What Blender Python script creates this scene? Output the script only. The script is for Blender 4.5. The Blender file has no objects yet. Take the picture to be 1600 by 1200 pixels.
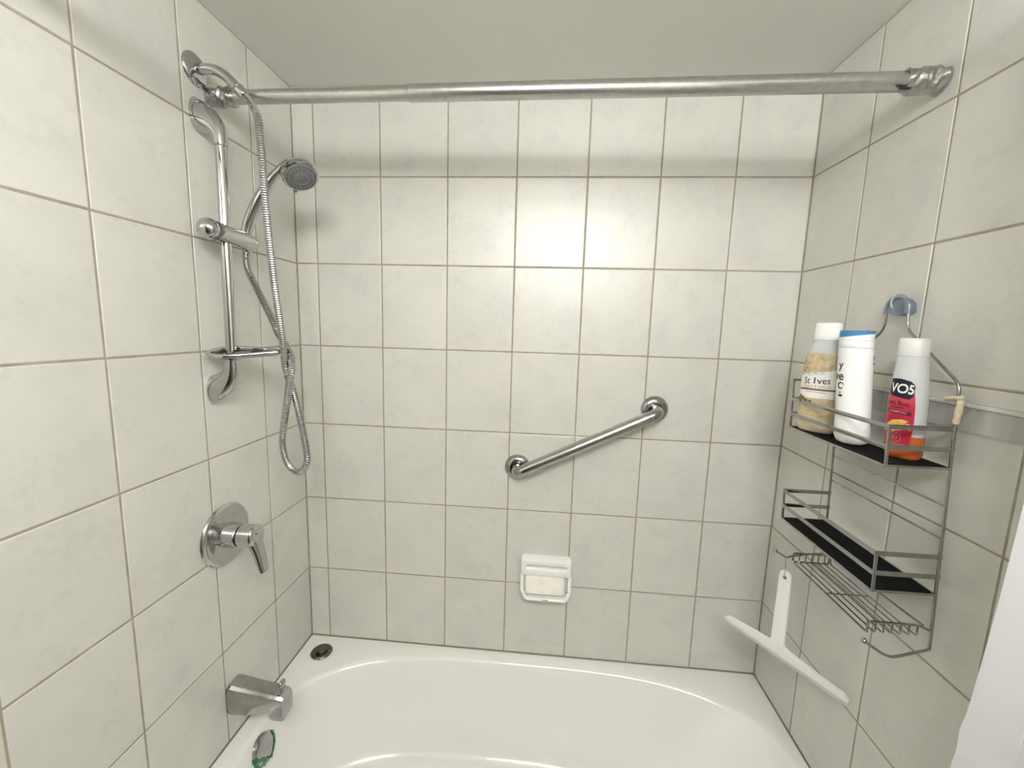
import bpy, bmesh, math, random
from mathutils import Vector, Matrix, Quaternion

random.seed(7)
sc = bpy.context.scene
col = sc.collection
pi = math.pi

# ------------------------------------------------------------------ camera, world, exposure
cam_data = bpy.data.cameras.new('camera')
cam_data.sensor_fit = 'HORIZONTAL'
cam_data.sensor_width = 36.0
cam_data.lens = 648.69 / 1600.0 * 36.0
cam_data.clip_start = 0.02
cam = bpy.data.objects.new('camera', cam_data)
col.objects.link(cam)
CAM = Vector((0.71310, -1.26516, 1.48794))
_X = Vector((0.99613985, 0.08306988, 0.02836899))
_F = Vector((-0.07846969, 0.98754598, -0.13636515))
_U = Vector((-0.03934352, 0.13361265, 0.99025236))
cam.matrix_world = Matrix(((_X.x, _U.x, -_F.x, CAM.x), (_X.y, _U.y, -_F.y, CAM.y), (_X.z, _U.z, -_F.z, CAM.z), (0, 0, 0, 1)))
sc.camera = cam

world = bpy.data.worlds.new('world')
sc.world = world
world.use_nodes = True
world.node_tree.nodes['Background'].inputs[0].default_value = (0.9, 0.95, 1.0, 1)
world.node_tree.nodes['Background'].inputs[1].default_value = 0.05

sc.view_settings.view_transform = 'Standard'
sc.view_settings.look = 'None'
sc.view_settings.gamma = 1.0
sc.view_settings.use_curve_mapping = False
sc.view_settings.exposure = 0.17
LAMP_STRENGTH = 55.0
LAMP_COLOR = (1.0, 0.992, 0.975)
LAMP_X = (0.56, 0.82, 1.08)
LAMP_Y, LAMP_Z = -1.66, 2.035

# ------------------------------------------------------------------ materials
def nt(name):
    m = bpy.data.materials.new(name)
    m.use_nodes = True
    n = m.node_tree.nodes
    return m, n, m.node_tree.links, n['Principled BSDF']

def plain(name, color, rough=0.5, metal=0.0, spec=0.5, noise=0.0, nscale=30.0, bump=0.0, bscale=200.0, coat=0.0, trans=0.0, ior=1.45, alpha=1.0):
    m, n, l, b = nt(name)
    b.inputs['Base Color'].default_value = (*color, 1)
    b.inputs['Roughness'].default_value = rough
    b.inputs['Metallic'].default_value = metal
    b.inputs['Specular IOR Level'].default_value = spec
    b.inputs['IOR'].default_value = ior
    b.inputs['Coat Weight'].default_value = coat
    b.inputs['Coat Roughness'].default_value = 0.05
    b.inputs['Transmission Weight'].default_value = trans
    b.inputs['Alpha'].default_value = alpha
    if noise > 0 or bump > 0:
        tc = n.new('ShaderNodeTexCoord')
    if noise > 0:
        t = n.new('ShaderNodeTexNoise'); t.inputs['Scale'].default_value = nscale; t.inputs['Detail'].default_value = 4
        l.new(tc.outputs['Object'], t.inputs['Vector'])
        r = n.new('ShaderNodeMapRange')
        r.inputs[1].default_value = 0.3; r.inputs[2].default_value = 0.7
        r.inputs[3].default_value = 1 - noise; r.inputs[4].default_value = 1 + noise
        l.new(t.outputs['Fac'], r.inputs[0])
        mx = n.new('ShaderNodeVectorMath'); mx.operation = 'SCALE'
        mx.inputs[0].default_value = color
        l.new(r.outputs[0], mx.inputs['Scale'])
        l.new(mx.outputs[0], b.inputs['Base Color'])
    if bump > 0:
        t2 = n.new('ShaderNodeTexNoise'); t2.inputs['Scale'].default_value = bscale; t2.inputs['Detail'].default_value = 3
        l.new(tc.outputs['Object'], t2.inputs['Vector'])
        bp = n.new('ShaderNodeBump'); bp.inputs['Strength'].default_value = bump; bp.inputs['Distance'].default_value = 0.002
        l.new(t2.outputs['Fac'], bp.inputs['Height'])
        l.new(bp.outputs[0], b.inputs['Normal'])
    return m

def tile_material():
    m, n, l, b = nt('beige_ceramic_tile')
    tc = n.new('ShaderNodeTexCoord'); oi = n.new('ShaderNodeObjectInfo')
    vm = n.new('ShaderNodeVectorMath'); vm.operation = 'SCALE'
    cmb = n.new('ShaderNodeCombineXYZ')
    for k in range(3): l.new(oi.outputs['Random'], cmb.inputs[k])
    l.new(cmb.outputs[0], vm.inputs[0]); vm.inputs['Scale'].default_value = 6.0
    add = n.new('ShaderNodeVectorMath'); add.operation = 'ADD'
    l.new(tc.outputs['Object'], add.inputs[0]); l.new(vm.outputs[0], add.inputs[1])
    n1 = n.new('ShaderNodeTexNoise'); n1.inputs['Scale'].default_value = 9.0; n1.inputs['Detail'].default_value = 5; n1.inputs['Roughness'].default_value = 0.6
    n2 = n.new('ShaderNodeTexNoise'); n2.inputs['Scale'].default_value = 55.0; n2.inputs['Detail'].default_value = 4; n2.inputs['Roughness'].default_value = 0.7
    n3 = n.new('ShaderNodeTexNoise'); n3.inputs['Scale'].default_value = 14.0; n3.inputs['Detail'].default_value = 2
    for q in (n1, n2): l.new(add.outputs[0], q.inputs['Vector'])
    off = n.new('ShaderNodeVectorMath'); off.operation = 'ADD'; off.inputs[1].default_value = (3.1, 1.7, 5.3)
    l.new(add.outputs[0], off.inputs[0]); l.new(off.outputs[0], n3.inputs['Vector'])
    r1 = n.new('ShaderNodeValToRGB')
    r1.color_ramp.elements[0].position = 0.33; r1.color_ramp.elements[0].color = (0.625, 0.622, 0.588, 1)
    r1.color_ramp.elements[1].position = 0.58; r1.color_ramp.elements[1].color = (0.675, 0.667, 0.618, 1)
    l.new(n1.outputs['Fac'], r1.inputs[0])
    r2 = n.new('ShaderNodeMapRange'); r2.inputs[1].default_value = 0.52; r2.inputs[2].default_value = 0.72; r2.inputs[3].default_value = 1.0; r2.inputs[4].default_value = 0.94
    mul = n.new('ShaderNodeMath'); mul.operation = 'MULTIPLY'
    l.new(n2.outputs['Fac'], mul.inputs[0])
    r3 = n.new('ShaderNodeMapRange'); r3.inputs[1].default_value = 0.42; r3.inputs[2].default_value = 0.65; r3.inputs[3].default_value = 0.75; r3.inputs[4].default_value = 1.25
    l.new(n3.outputs['Fac'], r3.inputs[0]); l.new(r3.outputs[0], mul.inputs[1])
    l.new(mul.outputs[0], r2.inputs[0])
    mr = n.new('ShaderNodeMapRange'); mr.inputs[3].default_value = 0.975; mr.inputs[4].default_value = 1.02
    l.new(oi.outputs['Random'], mr.inputs[0])
    mm = n.new('ShaderNodeMath'); mm.operation = 'MULTIPLY'
    l.new(r2.outputs[0], mm.inputs[0]); l.new(mr.outputs[0], mm.inputs[1])
    sc_ = n.new('ShaderNodeVectorMath'); sc_.operation = 'SCALE'
    l.new(r1.outputs[0], sc_.inputs[0]); l.new(mm.outputs[0], sc_.inputs['Scale'])
    l.new(sc_.outputs[0], b.inputs['Base Color'])
    b.inputs['Roughness'].default_value = 0.36
    b.inputs['Specular IOR Level'].default_value = 0.9
    bp = n.new('ShaderNodeBump'); bp.inputs['Strength'].default_value = 0.12; bp.inputs['Distance'].default_value = 0.002
    l.new(n2.outputs['Fac'], bp.inputs['Height']); l.new(bp.outputs[0], b.inputs['Normal'])
    return m

M = {}
M['tile'] = tile_material()
M['grout'] = plain('tan_grout', (0.37, 0.33, 0.26), 0.9, spec=0.2, noise=0.15, nscale=40, bump=0.4, bscale=400)
M['paint'] = plain('cream_paint', (0.66, 0.645, 0.57), 0.6, noise=0.02, nscale=4)
M['ceiling'] = plain('ceiling_paint', (0.74, 0.74, 0.70), 0.5, noise=0.02, nscale=5, bump=0.15, bscale=120)
M['taupe'] = plain('taupe_paint', (0.24, 0.22, 0.19), 0.6, noise=0.03, nscale=4)
M['floor'] = plain('grey_floor', (0.25, 0.24, 0.22), 0.4, noise=0.08, nscale=6)
M['wood'] = plain('dark_wood', (0.10, 0.065, 0.04), 0.4, noise=0.25, nscale=9)
M['enamel'] = plain('white_enamel', (0.88, 0.88, 0.85), 0.16, coat=0.5, noise=0.01, nscale=3)
M['chrome'] = plain('chrome', (0.54, 0.54, 0.54), 0.06, 1.0, noise=0.03, nscale=20)
M['chrome_worn'] = plain('dull_chrome', (0.42, 0.42, 0.415), 0.16, 1.0, noise=0.10, nscale=60)
M['steel'] = plain('brushed_steel', (0.50, 0.495, 0.48), 0.24, 1.0, noise=0.06, nscale=25, bump=0.05, bscale=300)
M['hose'] = plain('hose_metal', (0.47, 0.47, 0.47), 0.18, 1.0, noise=0.05, nscale=40)
M['alu'] = plain('dull_aluminium', (0.57, 0.567, 0.555), 0.30, 1.0, noise=0.08, nscale=90, bump=0.12, bscale=500)
M['tape'] = plain('crinkled_foil_tape', (0.46, 0.46, 0.45), 0.30, 1.0, noise=0.10, nscale=60, bump=0.5, bscale=90)
M['dark_metal'] = plain('tarnished_metal', (0.16, 0.155, 0.135), 0.28, 1.0, noise=0.35, nscale=60)
M['dark_gap'] = plain('dark_rubber', (0.02, 0.02, 0.02), 0.6, noise=0.1)
M['grey_plastic'] = plain('grey_spray_plastic', (0.17, 0.175, 0.175), 0.35, noise=0.06, nscale=60)
M['ceramic'] = plain('white_ceramic', (0.90, 0.90, 0.885), 0.12, coat=0.4, noise=0.01)
M['soap'] = plain('cream_soap', (0.90, 0.885, 0.80), 0.5, noise=0.05, nscale=35, bump=0.2, bscale=90)
M['white_plastic'] = plain('white_plastic', (0.87, 0.88, 0.875), 0.30, noise=0.01)
M['cap_plastic'] = plain('milky_cap_plastic', (0.72, 0.73, 0.70), 0.38, noise=0.02)
M['milky'] = plain('milky_translucent_plastic', (0.60, 0.62, 0.62), 0.30, noise=0.03, nscale=15)
M['tan_wash'] = plain('tan_body_wash', (0.60, 0.51, 0.365), 0.35, noise=0.05, nscale=25)
M['tan_label'] = plain('oatmeal_label', (0.55, 0.44, 0.275), 0.4, noise=0.18, nscale=90)
M['paper'] = plain('white_label', (0.83, 0.83, 0.80), 0.4, noise=0.01)
M['brown_print'] = plain('brown_print', (0.22, 0.12, 0.05), 0.5, noise=0.2, nscale=120)
M['tan_print'] = plain('tan_print', (0.40, 0.30, 0.17), 0.5, noise=0.1)
M['cream_print'] = plain('cream_print', (0.72, 0.66, 0.50), 0.5, noise=0.05)
M['dark_print'] = plain('charcoal_print', (0.03, 0.03, 0.035), 0.5, noise=0.1)
M['sky_print'] = plain('pale_blue_print', (0.42, 0.55, 0.66), 0.5, noise=0.1)
M['navy'] = plain('navy_print', (0.008, 0.012, 0.03), 0.3, noise=0.1)
M['blue'] = plain('blue_cap_plastic', (0.05, 0.22, 0.48), 0.3, noise=0.03)
M['orange'] = plain('orange_shampoo', (0.52, 0.125, 0.03), 0.18, noise=0.06, nscale=30)
M['gold'] = plain('gold_print', (0.80, 0.50, 0.12), 0.35, noise=0.25, nscale=150)
M['maroon'] = plain('maroon_print', (0.09, 0.008, 0.02), 0.4, noise=0.1)
M['pink_print'] = plain('pink_print', (0.75, 0.35, 0.38), 0.4, noise=0.05)
M['mat'] = plain('black_foam_mat', (0.006, 0.006, 0.007), 0.75, spec=0.2, noise=0.2, nscale=200)
M['twine'] = plain('cream_tie', (0.72, 0.63, 0.44), 0.6, noise=0.12, nscale=120)
M['verdigris'] = plain('green_corrosion', (0.055, 0.22, 0.09), 0.6, noise=0.45, nscale=120, bump=0.8, bscale=160)
M['blade'] = plain('grey_rubber_blade', (0.62, 0.62, 0.58), 0.4, noise=0.03)
M['wire'] = plain('thin_grey_wire', (0.45, 0.45, 0.43), 0.3, 1.0, noise=0.05)
M['caddy'] = plain('caddy_chrome', (0.40, 0.40, 0.39), 0.15, 1.0, noise=0.10, nscale=50)

def red_label():
    m, n, l, b = nt('red_gradient_label')
    tc = n.new('ShaderNodeTexCoord'); sx = n.new('ShaderNodeSeparateXYZ')
    l.new(tc.outputs['Object'], sx.inputs[0])
    r = n.new('ShaderNodeValToRGB'); e = r.color_ramp.elements
    e[0].position = 0.0; e[0].color = (0.42, 0.012, 0.035, 1)
    e[1].position = 1.0; e[1].color = (0.62, 0.60, 0.58, 1)
    x = e.new(0.55); x.color = (0.45, 0.012, 0.05, 1)
    x = e.new(0.80); x.color = (0.60, 0.10, 0.12, 1)
    mr = n.new('ShaderNodeMapRange'); mr.inputs[1].default_value = 0.02; mr.inputs[2].default_value = 0.150
    l.new(sx.outputs['Z'], mr.inputs[0]); l.new(mr.outputs[0], r.inputs[0]); l.new(r.outputs[0], b.inputs['Base Color'])
    b.inputs['Roughness'].default_value = 0.35
    return m
M['red'] = red_label()

def clear_plastic(name, tint, mixfac, rough):
    m, n, l, b = nt(name)
    b.inputs['Base Color'].default_value = (*tint, 1)
    b.inputs['Roughness'].default_value = rough
    tr = n.new('ShaderNodeBsdfTransparent'); tr.inputs[0].default_value = (*[0.5 + 0.5 * c for c in tint], 1)
    tc = n.new('ShaderNodeTexCoord'); no = n.new('ShaderNodeTexNoise'); no.inputs['Scale'].default_value = 14
    mp = n.new('ShaderNodeMapping'); mp.inputs['Scale'].default_value = (1, 1.5, 0.2)
    l.new(tc.outputs['Object'], mp.inputs[0]); l.new(mp.outputs[0], no.inputs['Vector'])
    mr = n.new('ShaderNodeMapRange'); mr.inputs[1].default_value = 0.35; mr.inputs[2].default_value = 0.65
    mr.inputs[3].default_value = mixfac - 0.12; mr.inputs[4].default_value = mixfac + 0.12
    l.new(no.outputs['Fac'], mr.inputs[0])
    mx = n.new('ShaderNodeMixShader')
    l.new(mr.outputs[0], mx.inputs[0]); l.new(tr.outputs[0], mx.inputs[1]); l.new(b.outputs[0], mx.inputs[2])
    l.new(mx.outputs[0], n['Material Output'].inputs['Surface'])
    return m
M['acrylic'] = clear_plastic('clear_acrylic', (0.82, 0.815, 0.79), 0.36, 0.15)
M['acrylic_edge'] = clear_plastic('acrylic_edge', (0.84, 0.83, 0.80), 0.70, 0.10)
M['hook_plastic'] = clear_plastic('clear_blue_plastic', (0.44, 0.53, 0.63), 0.34, 0.08)

def curtain_mat():
    m, n, l, b = nt('white_vinyl_curtain')
    b.inputs['Base Color'].default_value = (0.60, 0.61, 0.62, 1)
    b.inputs['Roughness'].default_value = 0.38
    tl = n.new('ShaderNodeBsdfTranslucent'); tl.inputs[0].default_value = (0.86, 0.87, 0.88, 1)
    tc = n.new('ShaderNodeTexCoord'); no = n.new('ShaderNodeTexNoise'); no.inputs['Scale'].default_value = 500
    l.new(tc.outputs['Object'], no.inputs['Vector'])
    bp = n.new('ShaderNodeBump'); bp.inputs['Strength'].default_value = 0.08; bp.inputs['Distance'].default_value = 0.001
    l.new(no.outputs['Fac'], bp.inputs['Height']); l.new(bp.outputs[0], b.inputs['Normal'])
    mx = n.new('ShaderNodeMixShader'); mx.inputs[0].default_value = 0.18
    l.new(b.outputs[0], mx.inputs[1]); l.new(tl.outputs[0], mx.inputs[2])
    l.new(mx.outputs[0], n['Material Output'].inputs['Surface'])
    return m
M['curtain'] = curtain_mat()

def lamp_mat():
    m, n, l, b = nt('lit_globe')
    e = n.new('ShaderNodeEmission'); e.inputs[0].default_value = (*LAMP_COLOR, 1); e.inputs[1].default_value = LAMP_STRENGTH
    l.new(e.outputs[0], n['Material Output'].inputs['Surface'])
    return m
M['lamp'] = lamp_mat()

# ------------------------------------------------------------------ mesh helpers (world coordinates in, stored relative to the parent thing)
class MB:
    def __init__(self): self.v = []; self.f = []; self.mi = []
    def add(self, verts, faces, mi=0):
        o = len(self.v)
        self.v += [Vector(p) for p in verts]
        self.f += [tuple(i + o for i in f) for f in faces]
        self.mi += [mi] * len(faces)
        return self
    def box(self, lo, hi, bev=0.0, mi=0, mat=None):
        bm = bmesh.new()
        bmesh.ops.create_cube(bm, size=1.0)
        for v in bm.verts:
            v.co = Vector([lo[k] + (hi[k] - lo[k]) * (v.co[k] + 0.5) for k in range(3)])
        if bev > 0:
            bmesh.ops.bevel(bm, geom=list(bm.edges), offset=bev, segments=3, affect='EDGES', profile=0.5)
        if mat is not None: bmesh.ops.transform(bm, matrix=mat, verts=bm.verts)
        return self.bm(bm, mi)
    def bm(self, bm, mi=0):
        bm.verts.index_update()
        self.add([v.co.copy() for v in bm.verts], [[v.index for v in f.verts] for f in bm.faces], mi)
        bm.free(); return self
    def rings(self, rings, cap0=True, cap1=True, closed=True, mi=0):
        k = len(rings[0]); vs = [p for r in rings for p in r]; fs = []
        for i in range(len(rings) - 1):
            for j in range(k if closed else k - 1):
                a, b2 = i * k + j, i * k + (j + 1) % k
                fs.append((a, b2, b2 + k, a + k))
        if cap0: fs.append(tuple(reversed(range(k))))
        if cap1: fs.append(tuple(range((len(rings) - 1) * k, len(rings) * k)))
        return self.add(vs, fs, mi)
    def lathe(self, o, axis, prof, seg=32, cap0=True, cap1=True, mi=0):
        axis = Vector(axis).normalized(); u = axis.orthogonal().normalized(); w = axis.cross(u); o = Vector(o)
        rs = [[o + axis * h + (u * math.cos(2 * pi * j / seg) + w * math.sin(2 * pi * j / seg)) * r for j in range(seg)] for h, r in prof]
        return self.rings(rs, cap0, cap1, mi=mi)
    def tube(self, pts, rad, seg=12, mi=0, flat=None):
        pts = [Vector(p) for p in pts]; n = len(pts)
        tg = [(pts[min(i + 1, n - 1)] - pts[max(i - 1, 0)]).normalized() for i in range(n)]
        u = tg[0].orthogonal().normalized(); rs = []
        for i in range(n):
            if i:
                q = tg[i - 1].rotation_difference(tg[i]); u = q @ u
            u = (u - tg[i] * u.dot(tg[i])).normalized(); w = tg[i].cross(u)
            r = rad(i / (n - 1)) if callable(rad) else (rad[i] if isinstance(rad, (list, tuple)) else rad)
            rs.append([pts[i] + (u * math.cos(2 * pi * j / seg) + w * math.sin(2 * pi * j / seg)) * r for j in range(seg)])
        return self.rings(rs, mi=mi)
    def ball(self, c, r, mi=0, s=(1, 1, 1), seg=16):
        bm = bmesh.new(); bmesh.ops.create_uvsphere(bm, u_segments=seg, v_segments=max(6, seg // 2), radius=r)
        for v in bm.verts: v.co = Vector((v.co.x * s[0] + c[0], v.co.y * s[1] + c[1], v.co.z * s[2] + c[2]))
        return self.bm(bm, mi)
    def strip(self, a, b, h, t, bev=0.0006, mi=0):
        """flat bar from a to b, h tall (world z), t thick"""
        a, b = Vector(a), Vector(b); d = (b - a); L = d.length; d.normalize()
        side = d.cross(Vector((0, 0, 1))).normalized(); up = side.cross(d)
        m = Matrix((( d.x, side.x, up.x, a.x), (d.y, side.y, up.y, a.y), (d.z, side.z, up.z, a.z), (0, 0, 0, 1)))
        return self.box((0, -t / 2, -h / 2), (L, t / 2, h / 2), bev, mi, m)
    def build(self, name, mat, parent=None, smooth=True, angle=40, flipfix=True):
        me = bpy.data.meshes.new(name)
        base = Vector((0, 0, 0)); p = parent
        while p is not None: base += p.location; p = p.parent
        me.from_pydata([tuple(v - base) for v in self.v], [], self.f)
        mats = mat if isinstance(mat, (list, tuple)) else [mat]
        for m_ in mats: me.materials.append(m_)
        for poly, k in zip(me.polygons, self.mi): poly.material_index = k
        if flipfix:
            bm = bmesh.new(); bm.from_mesh(me); bmesh.ops.recalc_face_normals(bm, faces=bm.faces); bm.to_mesh(me); bm.free()
        if smooth:
            me.polygons.foreach_set('use_smooth', [True] * len(me.polygons))
            me.set_sharp_from_angle(angle=math.radians(angle))
        me.update()
        o = bpy.data.objects.new(name, me); col.objects.link(o)
        if parent is not None: o.parent = parent
        return o

def spline(pts, n=8, closed=False):
    P = [Vector(p) for p in pts]; out = []; m = len(P)
    rng = range(m if closed else m - 1)
    for i in rng:
        if closed: p0, p1, p2, p3 = P[(i - 1) % m], P[i], P[(i + 1) % m], P[(i + 2) % m]
        else: p0, p1, p2, p3 = P[max(i - 1, 0)], P[i], P[i + 1], P[min(i + 2, m - 1)]
        for k in range(n):
            t = k / n
            out.append(0.5 * ((2 * p1) + (-p0 + p2) * t + (2 * p0 - 5 * p1 + 4 * p2 - p3) * t * t + (-p0 + 3 * p1 - 3 * p2 + p3) * t ** 3))
    if not closed: out.append(P[-1])
    return out

def resample(pts, step):
    L = [0.0]
    for a, b in zip(pts, pts[1:]): L.append(L[-1] + (b - a).length)
    n = max(2, int(L[-1] / step)); out = []; j = 0
    for i in range(n + 1):
        s = L[-1] * i / n
        while j < len(L) - 2 and L[j + 1] < s: j += 1
        t = (s - L[j]) / max(1e-9, L[j + 1] - L[j]); out.append(pts[j].lerp(pts[j + 1], t))
    return out

def filletpath(pts, r, n=6):
    """polyline with rounded corners"""
    P = [Vector(p) for p in pts]; out = [P[0]]
    for i in range(1, len(P) - 1):
        a, b, c = P[i - 1], P[i], P[i + 1]
        d = min(r, (a - b).length * 0.45, (c - b).length * 0.45)
        s, e = b + (a - b).normalized() * d, b + (c - b).normalized() * d
        for k in range(n + 1):
            t = k / n; out.append(s * (1 - t) ** 2 + b * 2 * t * (1 - t) + e * t * t)
    out.append(P[-1]); return out

def thing(name, label, cat, loc, group=None):
    o = bpy.data.objects.new(name, None); col.objects.link(o); o.empty_display_size = 0.02
    o.location = loc; o['label'] = label; o['category'] = cat
    if group: o['group'] = group
    return o
def tag(o, label, cat, group=None):
    o['label'] = label; o['category'] = cat
    if group: o['group'] = group
    return o
def struct(o): o['kind'] = 'structure'; return o

# ------------------------------------------------------------------ the room
XL, XR = -0.0664, 1.4232
RIM = 0.400
ZC = 2.168
ROOMY = -1.80
TW, TH = 0.2032, 0.25294
ZROWS = [RIM + 0.0] + [1.9172 - k * TH for k in range(5, -1, -1)] + [ZC]
D = 0.008                                        # tile thickness; grout face 1.6 mm under the tile face
GR = 0.0010

b = MB(); b.box((XL - 0.12, GR, 0), (XR + 0.12, 0.12, ZC)); wall_back = struct(b.build('wall_back', M['grout'], smooth=False))
b = MB()
b.box((XL - 0.12, -0.789, 0.0), (XL - GR, GR, ZC), mi=0)
b.box((XL - 0.12, ROOMY, 0), (XL - 0.002, -0.789, ZC), mi=1)
wall_left = struct(b.build('wall_left', [M['grout'], M['paint']], smooth=False))
b = MB()
b.box((XR + GR, -0.817, 0.0), (XR + 0.12, GR, ZC), mi=0)
b.box((XR + 0.005, ROOMY, 0), (XR + 0.12, -0.817, ZC), mi=1)
wall_right = struct(b.build('wall_right', [M['grout'], M['paint']], smooth=False))
b = MB(); b.box((XL - 0.12, ROOMY - 0.12, 0), (XR + 0.12, ROOMY, ZC)); wall_front = struct(b.build('wall_front', M['taupe'], smooth=False))
b = MB()
b.box((XL - 0.12, ROOMY - 0.12, ZC), (XR + 0.12, 0.12, ZC + 0.12))
ceiling = struct(b.build('ceiling', M['ceiling'], smooth=False))
b = MB(); b.box((XL - 0.12, ROOMY - 0.12, -0.10), (XR + 0.12, 0.12, 0.0)); floor = struct(b.build('floor', M['floor'], smooth=False))

# tiles: one slab mesh per size, shared; local z points out of the wall
_tm = {}
def tile_mesh(w, h):
    key = (round(w, 4), round(h, 4))
    if key in _tm: return _tm[key]
    g = 0.0018; a, c = w / 2 - g, h / 2 - g
    prof = [(0.0, -D), (0.0, -0.0014), (0.0006, -0.0005), (0.0019, 0.0)]
    vs = []; fs = []
    for ins, z in prof:
        vs += [(-a + ins, -c + ins, z), (a - ins, -c + ins, z), (a - ins, c - ins, z), (-a + ins, c - ins, z)]
    for i in range(len(prof) - 1):
        for j in range(4):
            p, q = i * 4 + j, i * 4 + (j + 1) % 4
            fs.append((p, q, q + 4, p + 4))
    k = (len(prof) - 1) * 4
    fs.append((k, k + 1, k + 2, k + 3))
    me = bpy.data.meshes.new('tile'); me.from_pydata(vs, [], fs); me.materials.append(M['tile']); me.update()
    _tm[key] = me; return me
def lay(wall, c, w, h, rot):
    o = bpy.data.objects.new('tile', tile_mesh(w, h)); col.objects.link(o)
    jit = Quaternion((random.gauss(0, 1), random.gauss(0, 1), 0.0, 0.0)) if False else Quaternion((1, random.gauss(0, 0.0009), random.gauss(0, 0.0009), 0)).normalized()
    o.matrix_world = Matrix.Translation(c) @ (rot @ jit).to_matrix().to_4x4()
    o.parent = wall
def q_from(xa, ya, za):
    return Matrix((xa, ya, za)).transposed().to_quaternion()
QB = q_from((1, 0, 0), (0, 0, 1), (0, -1, 0))
QL = q_from((0, 1, 0), (0, 0, 1), (1, 0, 0))
QR = q_from((0, -1, 0), (0, 0, 1), (-1, 0, 0))
ROWS = list(zip(ZROWS, ZROWS[1:]))
cx = [XL] + [k * TW for k in range(7)] + [XR]
for z0, z1 in ROWS:
    for x0, x1 in zip(cx, cx[1:]):
        lay(wall_back, Vector(((x0 + x1) / 2, 0, (z0 + z1) / 2)), x1 - x0, z1 - z0, QB)
ly = [0, -0.1786, -0.3843, -0.5899, -0.7880]
for z0, z1 in ROWS:
    for y0, y1 in zip(ly, ly[1:]):
        lay(wall_left, Vector((XL, (y0 + y1) / 2, (z0 + z1) / 2)), y0 - y1, z1 - z0, QL)
ry = [0, -0.1979, -0.4036, -0.6092, -0.8149]
for z0, z1 in ROWS:
    for y0, y1 in zip(ry, ry[1:]):
        lay(wall_right, Vector((XR, (y0 + y1) / 2, (z0 + z1) / 2)), y0 - y1, z1 - z0, QR)

# unseen dark door, added behind the viewer to give the chrome dark reflections
door = bpy.data.objects.new('added_door', None); col.objects.link(door); door.location = (0.35, ROOMY + 0.02, 0); door['kind'] = 'structure'
b = MB(); b.box((0.0, ROOMY + 0.002, 0.0), (0.72, ROOMY + 0.035, 1.98), 0.003); b.build('added_door_panel', M['wood'], door)
b = MB(); b.box((-0.05, ROOMY + 0.002, 0.0), (-0.002, ROOMY + 0.025, 2.03), 0.003); b.box((0.722, ROOMY + 0.002, 0.0), (0.77, ROOMY + 0.025, 2.03), 0.003); b.box((-0.05, ROOMY + 0.002, 1.982), (0.77, ROOMY + 0.024, 2.03), 0.003)
b.build('added_door_frame', M['ceramic'], door)

# vanity lamp on the wall behind the photographer
t = thing('vanity_light', 'three-shade bar lamp on the wall opposite the bathtub, behind the viewer', 'lamp', (0.82, ROOMY, LAMP_Z))
b = MB(); b.box((0.42, ROOMY + 0.001, LAMP_Z + 0.025), (1.22, ROOMY + 0.02, LAMP_Z + 0.105), 0.006); b.build('backplate', M['chrome'], t)
for x in LAMP_X:
    b = MB(); b.tube(filletpath([(x, ROOMY + 0.018, LAMP_Z + 0.065), (x, LAMP_Y, LAMP_Z + 0.123), (x, LAMP_Y, LAMP_Z + 0.106)], 0.02), 0.008, 10); b.build('lamp_arm', M['chrome'], t)
    b = MB(); b.lathe((x, LAMP_Y, LAMP_Z + 0.108), (0, 0, -1), [(0, 0.040), (0.006, 0.047), (0.06, 0.055), (0.14, 0.060), (0.20, 0.060), (0.212, 0.052), (0.216, 0.030)], 20); b.build('glass_shade', M['lamp'], t)

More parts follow.
